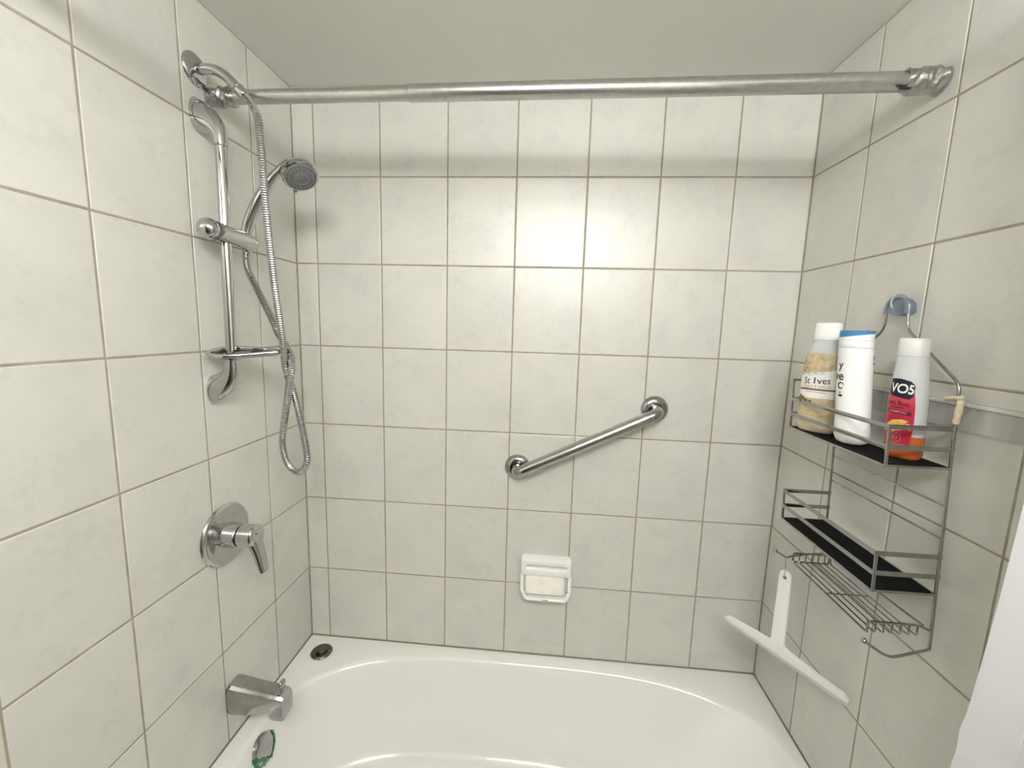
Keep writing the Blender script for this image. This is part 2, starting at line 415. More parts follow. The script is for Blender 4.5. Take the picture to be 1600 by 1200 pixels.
# ------------------------------------------------------------------ bathtub
def superellipse(cx_, cy_, a, b_, n, k, N):
    th = 2 * pi * k / N; c, s = math.cos(th), math.sin(th)
    return cx_ + a * math.copysign(abs(c) ** (2 / n), c), cy_ + b_ * math.copysign(abs(s) ** (2 / n), s)
def tub():
    N = 192; g = 0.0006
    x0, x1, y0, y1 = XL + g, XR - g, -0.80, -g
    cxm, cym = (x0 + x1) / 2, (y0 + y1) / 2
    rings = []
    def rect(ins, z):
        a, c = (x1 - x0) / 2 - ins, (y1 - y0) / 2 - ins; r = []
        for k in range(N):
            X, Y = superellipse(0, 0, 1, 1, 3.0, k, N); s = 1 / max(abs(X), abs(Y)); r.append(Vector((cxm + a * X * s, cym + c * Y * s, z)))
        # snap the nearest samples on the four corners
        for sx in (-1, 1):
            for sy in (-1, 1):
                q = min(range(N), key=lambda i: (r[i].x - (cxm + sx * a)) ** 2 + (r[i].y - (cym + sy * c)) ** 2)
                r[q] = Vector((cxm + sx * a, cym + sy * c, z))
        return r
    def se(cx_, cy_, a, b_, n, z):
        return [Vector((*superellipse(cx_, cy_, a, b_, n, k, N), z)) for k in range(N)]
    rings += [rect(0.0, 0.002), rect(0.0, RIM - 0.0040), rect(0.0005, RIM - 0.0026), rect(0.0018, RIM - 0.0014), rect(0.004, RIM - 0.0010)]
    LX0, LX1, LY0, LY1 = -0.022, 1.398, -0.745, -0.036
    c0 = ((LX0 + LX1) / 2, (LY0 + LY1) / 2); a0, b0 = (LX1 - LX0) / 2, (LY1 - LY0) / 2
    rings.append(se(*c0, a0 + 0.018, b0 + 0.013, 3.1, RIM - 0.001))
    rings.append(se(*c0, a0 + 0.011, b0 + 0.010, 3.1, RIM - 0.002))
    for k in range(1, 7):                                     # rolled lip
        th = k / 6 * math.radians(72)
        rings.append(se(*c0, a0 + 0.011 - 0.022 * math.sin(th), b0 + 0.010 - 0.022 * math.sin(th), 3.05, RIM - 0.002 - 0.022 * (1 - math.cos(th))))
    # sloping walls to the bottom outline
    a1, b1 = a0 - 0.011, b0 - 0.012
    z1 = RIM - 0.018
    bx0, bx1, by0, by1 = 0.050, 1.15, -0.672, -0.100
    c1 = ((bx0 + bx1) / 2, (by0 + by1) / 2); a2, b2 = (bx1 - bx0) / 2, (by1 - by0) / 2
    for k in range(1, 9):
        s = k / 9
        f = s
        rings.append(se(c0[0] + (c1[0] - c0[0]) * f, c0[1] + (c1[1] - c0[1]) * f, a1 + (a2 - a1) * f, b1 + (b2 - b1) * f, 3.0 - 0.1 * s, z1 + (0.162 - z1) * s))
    for k in range(0, 8):                                     # bottom fillet
        th = k / 7 * pi / 2; rr = 0.055
        rings.append(se(c1[0], c1[1], a2 - rr * (1 - math.cos(th)) - 0.008 * k / 7, b2 - rr * (1 - math.cos(th)) - 0.008 * k / 7, 2.9, 0.162 - rr * math.sin(th)))
    for f in (0.7, 0.35, 0.05):
        rings.append(se(c1[0], c1[1], (a2 - 0.063) * f, (b2 - 0.063) * f, 2.6, 0.107 - 0.006 * (1 - f)))
    b = MB(); b.rings(rings, cap0=False, cap1=True)
    return b
t_tub = thing('bathtub', 'white enamelled bathtub set between the three tiled walls', 'bathtub', ((XL + XR) / 2, -0.40, 0.0))
tub().build('tub_shell', M['enamel'], t_tub, angle=60)
# overflow plate on the end wall of the basin
ov_c = Vector((0.002, -0.352, 0.351)); ov_n = Vector((0.95, 0.0, 0.20)).normalized()
b = MB(); b.lathe(ov_c + ov_n * -0.012, ov_n, [(0.0, 0.036), (0.012, 0.0375), (0.0165, 0.0365), (0.019, 0.033), (0.0205, 0.027), (0.021, 0.010), (0.0212, 0.001)], 40)
ovp = b.build('overflow_plate', M['chrome_worn'], t_tub); ovp['label'] = 'round chrome overflow plate with a green corroded edge'
b = MB()
u = Vector((0, 1, 0)); w = ov_n.cross(u).normalized(); rg = random.Random(3)
if w.z < 0: w = -w
def crust(a_from, a_to, wid):
    n = 30; inner = []; outer = []; o2 = []; i2 = []
    for k in range(n + 1):
        a = math.radians(a_from + (a_to - a_from) * k / n)
        e = math.sin(pi * k / n) ** 0.5
        d = u * math.cos(a) + w * math.sin(a)
        ri = 0.0375 - (0.004 + wid * rg.uniform(0.2, 1.0)) * e; ro = 0.0392 + 0.002 * rg.random() * e
        inner.append(ov_c + d * ri + ov_n * 0.0105); outer.append(ov_c + d * ro + ov_n * 0.003)
        o2.append(ov_c + d * ro - ov_n * 0.006); i2.append(ov_c + d * ri - ov_n * 0.004)
    b.rings([[inner[k], outer[k], o2[k], i2[k]] for k in range(n + 1)])
crust(30, -80, 0.0075); crust(-72, -190, 0.018)
b.build('corrosion_crust', M['verdigris'], ovp, angle=20)

# dark stopper on the corner ledge
t = thing('drain_stopper', 'round tarnished metal drain stopper lying on the back corner of the tub rim', 'drain stopper', (0.010, -0.075, RIM))
b = MB(); b.lathe((0.010, -0.075, RIM - 0.0006), (0, 0, 1), [(0, 0.0325), (0.003, 0.034), (0.006, 0.032), (0.008, 0.027), (0.0065, 0.024), (0.004, 0.019), (0.004, 0.001)], 40)
b.build('flange', M['dark_metal'], t)
b = MB(); b.lathe((0.010, -0.075, RIM + 0.003), (0, 0, 1), [(0, 0.016), (0.007, 0.016), (0.0095, 0.014), (0.010, 0.008), (0.0085, 0.004), (0.0085, 0.0005)], 32)
b.build('plug', M['dark_metal'], t)

# ------------------------------------------------------------------ curtain rod across the middle of the alcove
RA, RB = Vector((XL, -0.312, 1.979)), Vector((XR, -0.366, 1.9610))
def rodp(f): return RA.lerp(RB, f)
t = thing('curtain_rod', 'grey metal tension rod spanning the alcove under the ceiling, ends wrapped in foil tape', 'rod', rodp(0.5))
b = MB(); ax = (RB - RA); LR = ax.length; axn = ax.normalized()
b.lathe(RA + axn * 0.004, axn, [(0, 0.0145), (0.475, 0.0145)], 28); b.build('thin_tube', M['alu'], t)
b = MB(); b.lathe(RA + axn * 0.468, axn, [(0, 0.0150), (0.0015, 0.0168), (LR - 0.468 - 0.012, 0.0168), (LR - 0.468 - 0.008, 0.014)], 28); b.build('wide_tube', M['alu'], t)
def tape(x0, x1, r0, name, twist):
    n, sg = 26, 40; u_ = axn.orthogonal().normalized(); w_ = axn.cross(u_); rg = random.Random(int(x0 * 100) + 5); rs = []
    ph = [rg.uniform(0, 6) for _ in range(6)]
    for i in range(n + 1):
        s = i / n; p = RA + axn * (x0 + (x1 - x0) * s); r = []
        for j in range(sg):
            a = 2 * pi * j / sg
            rr = r0(s) + 0.0016 * math.sin(3 * a + twist * s * 9 + ph[0]) + 0.0011 * math.sin(5 * a - twist * s * 17 + ph[1]) + 0.0008 * math.sin(2 * a + s * 31 + ph[2]) + rg.uniform(-0.0004, 0.0004)
            r.append(p + (u_ * math.cos(a) + w_ * math.sin(a)) * rr)
        rs.append(r)
    o = MB().rings(rs).build(name, M['tape'], t, angle=18)
    return o
tape(0.0015, 0.062, lambda s: 0.0172 + 0.0035 * min(1, s * 1.8) - 0.002 * s, 'tape_wrap', 1)
o = tape(LR - 0.066, LR - 0.0015, lambda s: 0.0190 + 0.003 * min(1, s * 2) , 'tape_wrap', -1)
b = MB(); b.strip(RB - axn * 0.078 + Vector((0, -0.012, -0.0165)), RB - axn * 0.060 + Vector((0, -0.012, -0.0185)), 0.0016, 0.008); b.build('tape_flap', M['dark_gap'], t)

# ------------------------------------------------------------------ shower arm and hose
t = thing('shower_pipe', 'chrome bent shower arm with round wall flange, above the slide rail', 'pipe', (XL, -0.347, 2.018))
b = MB(); b.lathe((XL + 0.0004, -0.347, 2.018), (1, 0, 0), [(0, 0.0335), (0.002, 0.0335), (0.005, 0.031), (0.008, 0.024), (0.0105, 0.015), (0.011, 0.0105)], 40); b.build('flange', M['chrome'], t)
arm = spline([(XL + 0.004, -0.347, 2.018), (-0.040, -0.347, 2.019), (-0.022, -0.347, 2.017), (-0.004, -0.347, 2.009), (0.012, -0.347, 1.997), (0.026, -0.347, 1.983), (0.034, -0.347, 1.975)], 6)
b = MB(); b.tube(arm, 0.0105, 20); b.build('arm_tube', M['chrome'], t)
d = Vector((0.72, 0, -0.69)).normalized(); p = Vector((0.030, -0.347, 1.979))
b = MB(); b.lathe(p, d, [(0, 0.0122), (0.003, 0.0128), (0.004, 0.0118), (0.020, 0.0115), (0.023, 0.0095), (0.0232, 0.006)], 12); b.build('hose_nut', M['chrome'], t)

hpts = [(0.046, -0.347, 1.9635), (0.053, -0.347, 1.957), (0.0645, -0.347, 1.941), (0.0735, -0.347, 1.910), (0.077, -0.347, 1.834), (0.081, -0.347, 1.727), (0.092, -0.348, 1.574), (0.1075, -0.353, 1.459), (0.110, -0.352, 1.415), (0.108, -0.345, 1.382), (0.108, -0.335, 1.350),
        (0.117, -0.335, 1.325), (0.134, -0.34, 1.263), (0.150, -0.345, 1.187), (0.1515, -0.347, 1.150), (0.135, -0.347, 1.127), (0.110, -0.347, 1.137), (0.096, -0.347, 1.168), (0.096, -0.349, 1.216), (0.113, -0.353, 1.296), (0.1235, -0.357, 1.342), (0.127, -0.352, 1.372), (0.120, -0.34, 1.402), (0.105, -0.332, 1.426),
        (0.080, -0.325, 1.458), (0.068, -0.320, 1.480), (0.022, -0.305, 1.555), (-0.010, -0.293, 1.606), (-0.016, -0.289, 1.635), (-0.0135, -0.288, 1.655)]
hp = resample(spline(hpts, 10), 0.0017)
rads = [(0.0084, 0.0084, 0.0066)[i % 3] for i in range(len(hp))]
b = MB(); b.tube(hp, rads, 10); o = b.build('shower_hose', M['hose'], angle=25)
tag(o, 'ribbed metal shower hose twisted into a hanging loop beside the slide rail', 'hose')

# ------------------------------------------------------------------ slide rail with brackets, slider and soap tray
RX = -0.0145
def ry_(z): return -0.350 - (1.86 - z) * 0.016
t = thing('slide_rail', 'vertical chrome shower slide rail with curved brackets on the faucet wall', 'shower rail', (XL, -0.353, 1.28))
b = MB(); b.tube([(RX, ry_(1.885), 1.885), (RX, ry_(1.385), 1.385)], 0.0113, 24); b.build('rail_bar', M['chrome'], t)
def bracket(zr, zw, zwall_half, yw):
    """swept horn: round at the bar, flaring to an oval foot on the wall"""
    n = 18; rs = []; sg = 28
    y0 = ry_(zr)
    for i in range(n + 1):
        s = i / n
        p0, p1, p2, p3 = Vector((RX, y0, zr)), Vector((RX, y0, zr + (zw - zr) * 0.62)), Vector((RX - 0.012, yw, zw - (zw - zr) * 0.05)), Vector((XL + 0.0004, yw, zw + (zw - zr) * 0.22))
        c = p0 * (1 - s) ** 3 + p1 * 3 * s * (1 - s) ** 2 + p2 * 3 * s * s * (1 - s) + p3 * s ** 3
        dv = (p1 - p0) * 3 * (1 - s) ** 2 + (p2 - p1) * 6 * s * (1 - s) + (p3 - p2) * 3 * s * s
        k = s ** 1.5
        dv = dv.normalized().lerp(Vector((-1, 0, 0)), s ** 3).normalized()
        yv = Vector((0, 1, 0)); yv = (yv - dv * yv.dot(dv)).normalized(); zv = dv.cross(yv)
        ra = 0.0142 + 0.0075 * k; rb_ = 0.0142 + (zwall_half - 0.0142) * k
        rs.append([c + yv * math.cos(2 * pi * j / sg) * ra + zv * math.sin(2 * pi * j / sg) * rb_ for j in range(sg)])
    return MB().rings(rs)
bracket(1.862, 1.915, 0.036, -0.349).build('bracket', M['chrome'], t)
bracket(1.400, 1.335, 0.036, -0.355).build('bracket', M['chrome'], t)
# slider clamp lying along the wall
zs = 1.674
b = MB()
sl = [(0.0, 0.012), (0.004, 0.0175), (0.012, 0.0200), (0.055, 0.0205), (0.105, 0.0200), (0.120, 0.0185), (0.128, 0.0145), (0.132, 0.007), (0.133, 0.0005)]
b.lathe((RX + 0.003, -0.396, zs + 0.002), (0.02, 1, -0.045), sl, 28); slider = b.build('slider_clamp', M['chrome'], t)
b = MB(); b.ball((RX + 0.003, -0.404, zs + 0.0025), 0.0225, s=(1.0, 0.9, 1.0), seg=24); b.build('clamp_knob', M['chrome'], slider)
b = MB(); b.lathe((RX + 0.003, -0.390, zs + 0.0017), (0.02, 1, -0.045), [(0, 0.0210), (0.0015, 0.0218), (0.003, 0.0210)], 28); b.build('knob_ring', M['chrome_worn'], slider)
# soap tray at the foot of the rail
zt = 1.412
outl = []
for k in range(44):
    a = 2 * pi * k / 44
    X = math.cos(a); Y = math.sin(a)
    L = 0.106 if X > 0 else 0.046
    wv = 0.046 * (1 - 0.66 * max(0, X)) 
    outl.append(Vector((L * X, wv * Y, 0)))
ang = math.radians(12); ca, sa = math.cos(ang), math.sin(ang)
outl = [Vector((RX + 0.006 + p.x * ca - p.y * sa, ry_(zt) - 0.003 + p.x * sa + p.y * ca, zt + 0.030 * max(0, p.x) + 0.16 * p.y)) for p in outl]
def closed_tube(pts, r, sg=10):
    n = len(pts); rs = []
    for i in range(n):
        tg = (pts[(i + 1) % n] - pts[i - 1]).normalized(); sd = tg.cross(Vector((0, 0, 1))).normalized(); up = sd.cross(tg)
        rs.append([pts[i] + sd * math.cos(2 * pi * j / sg) * r + up * math.sin(2 * pi * j / sg) * r for j in range(sg)])
    rs.append(rs[0]); return MB().rings(rs, False, False)
closed_tube(outl, 0.0050).build('tray_rim', M['chrome'], t, angle=60)
b = MB()
low = [p + Vector((0, 0, -0.0035)) for p in outl]; cc = sum(low, Vector()) / len(low)
lo2 = [p.lerp(cc, 0.12) + Vector((0, 0, -0.003)) for p in low]
b.rings([low, lo2], False, True); b.rings([[p + Vector((0, 0, -0.002)) for p in lo2], [p + Vector((0, 0, -0.0015)) for p in low]], True, False)
b.build('tray_dish', M['chrome_worn'], t)
b = MB(); b.lathe((RX, ry_(1.395), 1.391), (0, 0, 1), [(0, 0.0155), (0.002, 0.0165), (0.012, 0.0165), (0.014, 0.0145)], 24); b.build('tray_collar', M['chrome'], t)

# ------------------------------------------------------------------ hand shower
t = thing('hand_shower', 'chrome hand shower with grey spray face, resting in the rail clamp', 'shower head', (-0.012, -0.287, 1.676))
hc = Vector((0.128, -0.288, 1.822)); hn = Vector((0.47, -0.36, -0.80)).normalized()
hpath = spline([(-0.0135, -0.288, 1.660), (-0.0115, -0.287, 1.70), (0.008, -0.286, 1.745), (0.033, -0.286, 1.784), (0.058, -0.287, 1.815), (0.080, -0.287, 1.836), (0.102, -0.284, 1.851)], 8)
def hr(s):
    return 0.0095 + 0.0045 * math.sin(min(1, s * 1.25) * pi) ** 1.2 + 0.004 * max(0, s - 0.75)
b = MB(); b.tube(hpath, hr, 22); b.build('handle', M['chrome'], t)
b = MB(); b.lathe((-0.0135, -0.288, 1.648), (0, 0, 1), [(0, 0.0088), (0.002, 0.010), (0.016, 0.0104), (0.018, 0.0085)], 18); b.build('hose_connector', M['chrome'], t)
b = MB(); b.lathe(hc, hn, [(-0.034, 0.001), (-0.033, 0.012), (-0.028, 0.024), (-0.018, 0.034), (-0.006, 0.0395), (0.0, 0.0405), (0.004, 0.0400), (0.0055, 0.0375), (0.005, 0.035)], 44); b.build('head_shell', M['chrome'], t)
b = MB(); b.lathe(hc + hn * 0.004, hn, [(0, 0.0352), (0.0035, 0.0345), (0.0045, 0.031), (0.004, 0.0265), (0.0046, 0.0255), (0.0046, 0.0175), (0.0040, 0.0168), (0.0040, 0.0145), (0.0052, 0.013), (0.006, 0.005), (0.006, 0.0005)], 44); fp = b.build('spray_face', M['grey_plastic'], t)
hu = hn.cross(Vector((0, 0, 1))).normalized(); hw = hu.cross(hn)
b = MB()
for rr, n in ((0.0305, 22), (0.0215, 16), (0.008, 6)):
    for k in range(n):
        a = 2 * pi * k / n; b.lathe(hc + hn * 0.0085 + (hu * math.cos(a) + hw * math.sin(a)) * rr, hn, [(0, 0.0011), (0.0022, 0.0008)], 6)
o = b.build('nozzles', M['dark_gap'], fp); o['kind'] = 'stuff'
b = MB(); dn = -hw
b.lathe(hc + dn * 0.038 + hn * 0.002, dn, [(0, 0.006), (0.006, 0.005), (0.009, 0.0025), (0.0095, 0.0005)], 12); b.build('spray_lever', M['grey_plastic'], t)

# ------------------------------------------------------------------ shower valve
VC = Vector((XL, -0.353, 0.956))
t = thing('shower_valve', 'chrome shower valve with round plate and down-turned lever on the left tiled wall', 'faucet', VC)
b = MB(); b.lathe(VC + Vector((0.0004, 0, 0)), (1, 0, 0), [(0, 0.0765), (0.003, 0.0775), (0.006, 0.076), (0.0085, 0.071), (0.0095, 0.066), (0.0085, 0.063), (0.0105, 0.055), (0.012, 0.030), (0.0122, 0.002)], 56); b.build('cover_plate', M['chrome'], t)
b = MB(); b.lathe(VC + Vector((0.010, 0, 0)), (1, 0, 0), [(0, 0.0325), (0.003, 0.0305), (0.032, 0.0298), (0.034, 0.028)], 36); b.build('valve_body', M['chrome'], t)
b = MB(); b.lathe(VC + Vector((0.043, 0, 0)), (1, 0, 0), [(0, 0.0245), (0.005, 0.0245)], 36); b.build('gap_ring', M['dark_gap'], t)
hub0 = VC + Vector((0.047, 0, 0.001))
b = MB(); b.lathe(hub0, (1, 0, 0.02), [(0, 0.0265), (0.002, 0.0282), (0.032, 0.0278), (0.037, 0.0268), (0.040, 0.0235), (0.041, 0.012), (0.041, 0.0005)], 36); b.build('handle_hub', M['chrome'], t)
lv = spline([hub0 + Vector((0.026, 0.0, -0.006)), hub0 + Vector((0.034, 0, -0.022)), hub0 + Vector((0.041, 0, -0.042)), hub0 + Vector((0.046, 0, -0.064)), hub0 + Vector((0.050, 0, -0.083)), hub0 + Vector((0.0535, 0, -0.093))], 6)
n = len(lv); rs = []
for i, p in enumerate(lv):
    s = i / (n - 1); tg = (lv[min(i + 1, n - 1)] - lv[max(i - 1, 0)]).normalized(); yv = Vector((0, 1, 0)); ov = yv.cross(tg)
    ww = 0.0235 * (1 - 0.45 * s ** 0.7); th_ = 0.0165 * (1 - 0.58 * s ** 0.6)
    if i == n - 1: ww *= 0.6; th_ *= 0.5
    rs.append([p + yv * ww * math.copysign(abs(math.cos(2 * pi * j / 20)) ** 0.8, math.cos(2 * pi * j / 20)) + ov * th_ * math.sin(2 * pi * j / 20) for j in range(20)])
MB().rings(rs).build('lever', M['chrome'], t)
b = MB(); b.lathe(hub0 + Vector((0.0408, -0.006, 0.009)), (1, -0.2, 0.1), [(0, 0.0022), (0.0009, 0.0018)], 10); b.build('index_dot', M['dark_gap'], t)

# ------------------------------------------------------------------ tub spout
SC = Vector((XL, -0.360, 0.517))
t = thing('tub_spout', 'short chrome tub spout with a pull-up diverter knob, above the tub rim', 'spout', SC)
rs = []
prof = [  # x, half width, top z, bottom z
    (0.0006, 0.0270, 0.0385, -0.0400), (0.006, 0.0285, 0.0405, -0.0420), (0.012, 0.0285, 0.0400, -0.0420), (0.045, 0.0275, 0.0345, -0.0400), (0.075, 0.0265, 0.0295, -0.0345), (0.098, 0.0262, 0.0260, -0.0290), (0.108, 0.0262, 0.0245, -0.0310), (0.113, 0.0262, 0.0238, -0.0440), (0.118, 0.0262, 0.0230, -0.0475), (0.140, 0.0250, 0.0195, -0.0490), (0.147, 0.0225, 0.0145, -0.0460), (0.149, 0.018, 0.008, -0.040)]
for x, hw_, zt_, zb in prof:
    r = []
    hex_ = [(-0.62, 1.0), (0.62, 1.0), (0.86, 0.86), (1.0, 0.45), (1.0, -0.35), (0.92, -0.8), (0.72, -1.0), (-0.72, -1.0), (-0.92, -0.8), (-1.0, -0.35), (-1.0, 0.45), (-0.86, 0.86)]
    m_, h_ = (zt_ + zb) / 2, (zt_ - zb) / 2
    for a, c in hex_: r.append(SC + Vector((x, a * hw_, m_ + c * h_)))
    rs.append(r)
MB().rings(rs).build('spout_body', M['chrome_worn'], t, angle=28)
kx = SC + Vector((0.132, 0, 0.019))
b = MB(); b.lathe(kx, (0.15, 0, 1), [(0, 0.0075), (0.003, 0.0070), (0.004, 0.0036), (0.015, 0.0034)], 16); kb = b.build('diverter_stem', M['chrome_worn'], t)
b = MB(); b.ball(kx + Vector((0.003, 0, 0.023)), 0.0125, s=(0.5, 1.0, 0.9), seg=18); b.build('diverter_knob', M['chrome_worn'], kb)

# ------------------------------------------------------------------ grab bar on the back wall
G0, G1 = Vector((0.638, 0, 1.050)), Vector((1.046, 0, 1.254))
t = thing('grab_bar', 'stainless grab bar mounted at a slant on the back wall', 'grab bar', G0.lerp(G1, 0.5))
gd = (G1 - G0).normalized(); off = Vector((0, -0.062, 0))
path = filletpath([G0 + Vector((0, -0.002, 0)), G0 + off, G1 + off, G1 + Vector((0, -0.002, 0))], 0.038, 10)
b = MB(); b.tube(path, 0.0166, 28); b.build('bent_bar', M['chrome_worn'], t)
b = MB(); b.lathe(G0 + off + gd * 0.040, gd, [(0, 0.0168), (0.0006, 0.0178), ((G1 - G0).length - 0.0806, 0.0178), ((G1 - G0).length - 0.080, 0.0168)], 32); b.build('grip_sleeve', M['steel'], t)
for g in (G0, G1):
    b = MB(); b.lathe(g + Vector((0, -0.0004, 0)), (0, -1, 0), [(0, 0.0405), (0.004, 0.0405), (0.008, 0.0385), (0.013, 0.031), (0.015, 0.0255), (0.0152, 0.0205), (0.012, 0.0175)], 44); b.build('flange', M['chrome_worn'], t)

# ------------------------------------------------------------------ ceramic soap holder and soap
SX0, SX1, SZ0, SZ1 = 0.659, 0.823, 0.633, 0.758
t = thing('soap_holder', 'white ceramic soap holder with grip bar on the back wall', 'soap dish', ((SX0 + SX1) / 2, 0, SZ0))
def rrect(x0, x1, z0, z1, r, y, n=6):
    o = []
    for cx_, cz_, a0 in ((x1 - r, z1 - r, 0), (x0 + r, z1 - r, 90), (x0 + r, z0 + r, 180), (x1 - r, z0 + r, 270)):
        for k in range(n + 1):
            a = math.radians(a0 + 90 * k / n); o.append(Vector((cx_ + r * math.cos(a), y, cz_ + r * math.sin(a))))
    return o
zm = SZ1 - 0.060
# head block with a long finger slot
b = MB()
b.rings([rrect(SX0, SX1, zm, SZ1, 0.010, -0.0004), rrect(SX0, SX1, zm, SZ1, 0.010, -0.020), rrect(SX0 + 0.002, SX1 - 0.002, zm + 0.002, SZ1 - 0.002, 0.010, -0.030), rrect(SX0 + 0.007, SX1 - 0.007, zm + 0.007, SZ1 - 0.005, 0.009, -0.036),
         rrect(SX0 + 0.016, SX1 - 0.016, zm + 0.030, SZ1 - 0.017, 0.0055, -0.036), rrect(SX0 + 0.019, SX1 - 0.019, zm + 0.0325, SZ1 - 0.0195, 0.0035, -0.033), rrect(SX0 + 0.021, SX1 - 0.021, zm + 0.034, SZ1 - 0.0205, 0.0025, -0.022)], True, True)
b.build('head_block', M['ceramic'], t, angle=50)
# tray: back plate, two cheeks, floor with front lip
b = MB(); b.box((SX0 + 0.012, -0.006, SZ0 + 0.004), (SX1 - 0.012, -0.0004, zm + 0.006), 0.002); b.build('back_plate', M['ceramic'], t)
for sx, s in ((SX0 + 0.0065, 1), (SX1 - 0.0065, -1)):
    pth = spline([(sx, -0.024, zm + 0.006), (sx, -0.030, zm - 0.015), (sx + s * 0.001, -0.041, zm - 0.040), (sx + s * 0.004, -0.050, SZ0 + 0.024), (sx + s * 0.011, -0.053, SZ0 + 0.010), (sx + s * 0.022, -0.054, SZ0 + 0.0055)], 6)
    b = MB(); b.tube(pth, lambda q: 0.0068 - 0.001 * q, 14); b.build('side_cheek', M['ceramic'], t)
b = MB(); b.box((SX0 + 0.014, -0.056, SZ0), (SX1 - 0.014, -0.0006, SZ0 + 0.009), 0.004)
b.tube([(SX0 + 0.022, -0.055, SZ0 + 0.0055), (SX1 - 0.022, -0.055, SZ0 + 0.0055)], 0.0055, 14); b.build('tray', M['ceramic'], t)
b = MB(); b.box(((SX0 + SX1) / 2 - 0.008, -0.0607, SZ0 + 0.0065), ((SX0 + SX1) / 2 + 0.008, -0.0600, SZ0 + 0.0085)); b.build('drain_notch', M['dark_gap'], t)
mt = Matrix.Translation((0.738, -0.030, SZ0 + 0.0418)) @ Matrix.Rotation(math.radians(-17), 4, 'X')
b = MB(); b.box((-0.062, -0.012, -0.0300), (0.062, 0.012, 0.0300), 0.006, 0, mt); o = b.build('soap_bar', M['soap'], angle=60)
tag(o, 'cream bar of soap standing in the white ceramic soap holder', 'soap')

# ------------------------------------------------------------------ clear ledge on the right wall
t = thing('acrylic_ledge', 'long clear acrylic strip fixed to the right wall behind the wire caddy', 'shelf strip', (XR, -0.55, 1.338))
y0, y1, z0, z1 = -0.318, -0.800, 1.337, 1.384
b = MB(); b.box((XR - 0.0100, y1, z0), (XR - 0.0006, y0, z1 - 0.0072), 0.0015); b.build('clear_face', M['acrylic'], t)
b = MB(); b.box((XR - 0.0125, y1, z1 - 0.007), (XR - 0.0006, y0, z1), 0.002); b.build('top_lip', M['acrylic_edge'], t)
b = MB(); b.box((XR - 0.0115, y0 + 0.0003, z0 + 0.003), (XR - 0.0006, y0 + 0.011, z1 - 0.003), 0.002); b.build('end_cap', M['hook_plastic'], t)

# ------------------------------------------------------------------ wire caddy on the right wall
XI, XO = 1.403, 1.298                                     # wall-side and tub-side planes of the caddy
HW = 0.1415
def yc(z): return -0.3785 - (1.409 - z) * 0.060
def Pn(x, z): return Vector((x, yc(z) - HW, z))            # near end (towards the viewer)
def Pd(x, z): return Vector((x, yc(z) + HW, z))            # deep end (towards the back wall)
t = thing('shower_caddy', 'three-tier chrome wire caddy hanging on the right tiled wall', 'caddy', (XI, -0.39, 0.945))
WR = 0.0023
# hanger loop + uprights: one bent wire per side, joined under the hook
hyc = -0.3655
path_n = filletpath([(XI, hyc - 0.004, 1.566), (XI, hyc - 0.030, 1.560), (XI, hyc - 0.034, 1.505), Pn(XI, 1.414), Pn(XI, 0.948)], 0.016, 8)
path_d = filletpath([(XI, hyc - 0.004, 1.566), (XI, hyc + 0.022, 1.560), (XI, hyc + 0.020, 1.505), Pd(XI, 1.414), Pd(XI, 0.965)], 0.016, 8)
b = MB(); b.tube(path_n, WR * 1.1, 10); b.build('upright', M['caddy'], t)
b = MB(); b.tube(path_d, WR * 1.1, 10); b.build('upright', M['caddy'], t)
# clear plastic sleeve hook, stuck on the wall
rs = []
n = 26
for i in range(n + 1):
    a = pi * 1.10 * i / n - pi * 0.05
    R_ = 0.0255
    rs.append([Vector((XI + 0.0052 * math.cos(q), hyc - 0.004 - (R_ + 0.0052 * math.sin(q)) * math.cos(a), 1.540 + (R_ + 0.003 + 0.0052 * math.sin(q)) * math.sin(a))) for q in [2 * pi * k / 12 for k in range(12)]])
b = MB(); b.rings(rs); b.build('plastic_hook', M['hook_plastic'], t)
b = MB(); ov = [(hyc - 0.004 - 0.021 * math.cos(a), 1.541 + (0.024 if math.sin(a) > 0 else 0.010) * math.sin(a)) for a in [2 * pi * k / 28 for k in range(28)]]
b.rings([[Vector((x, y, z)) for y, z in ov] for x in (XI + 0.002, XI + 0.0195)]); b.build('hook_backing', M['hook_plastic'], t)
b = MB(); b.tube(spline([(XI - 0.0075, hyc - 0.010, 1.577), (XI - 0.0078, hyc + 0.000, 1.566), (XI - 0.0078, hyc + 0.003, 1.556), (XI - 0.007, hyc - 0.001, 1.547)], 5), 0.0011, 8); b.build('hook_tab', M['cap_plastic'], t)
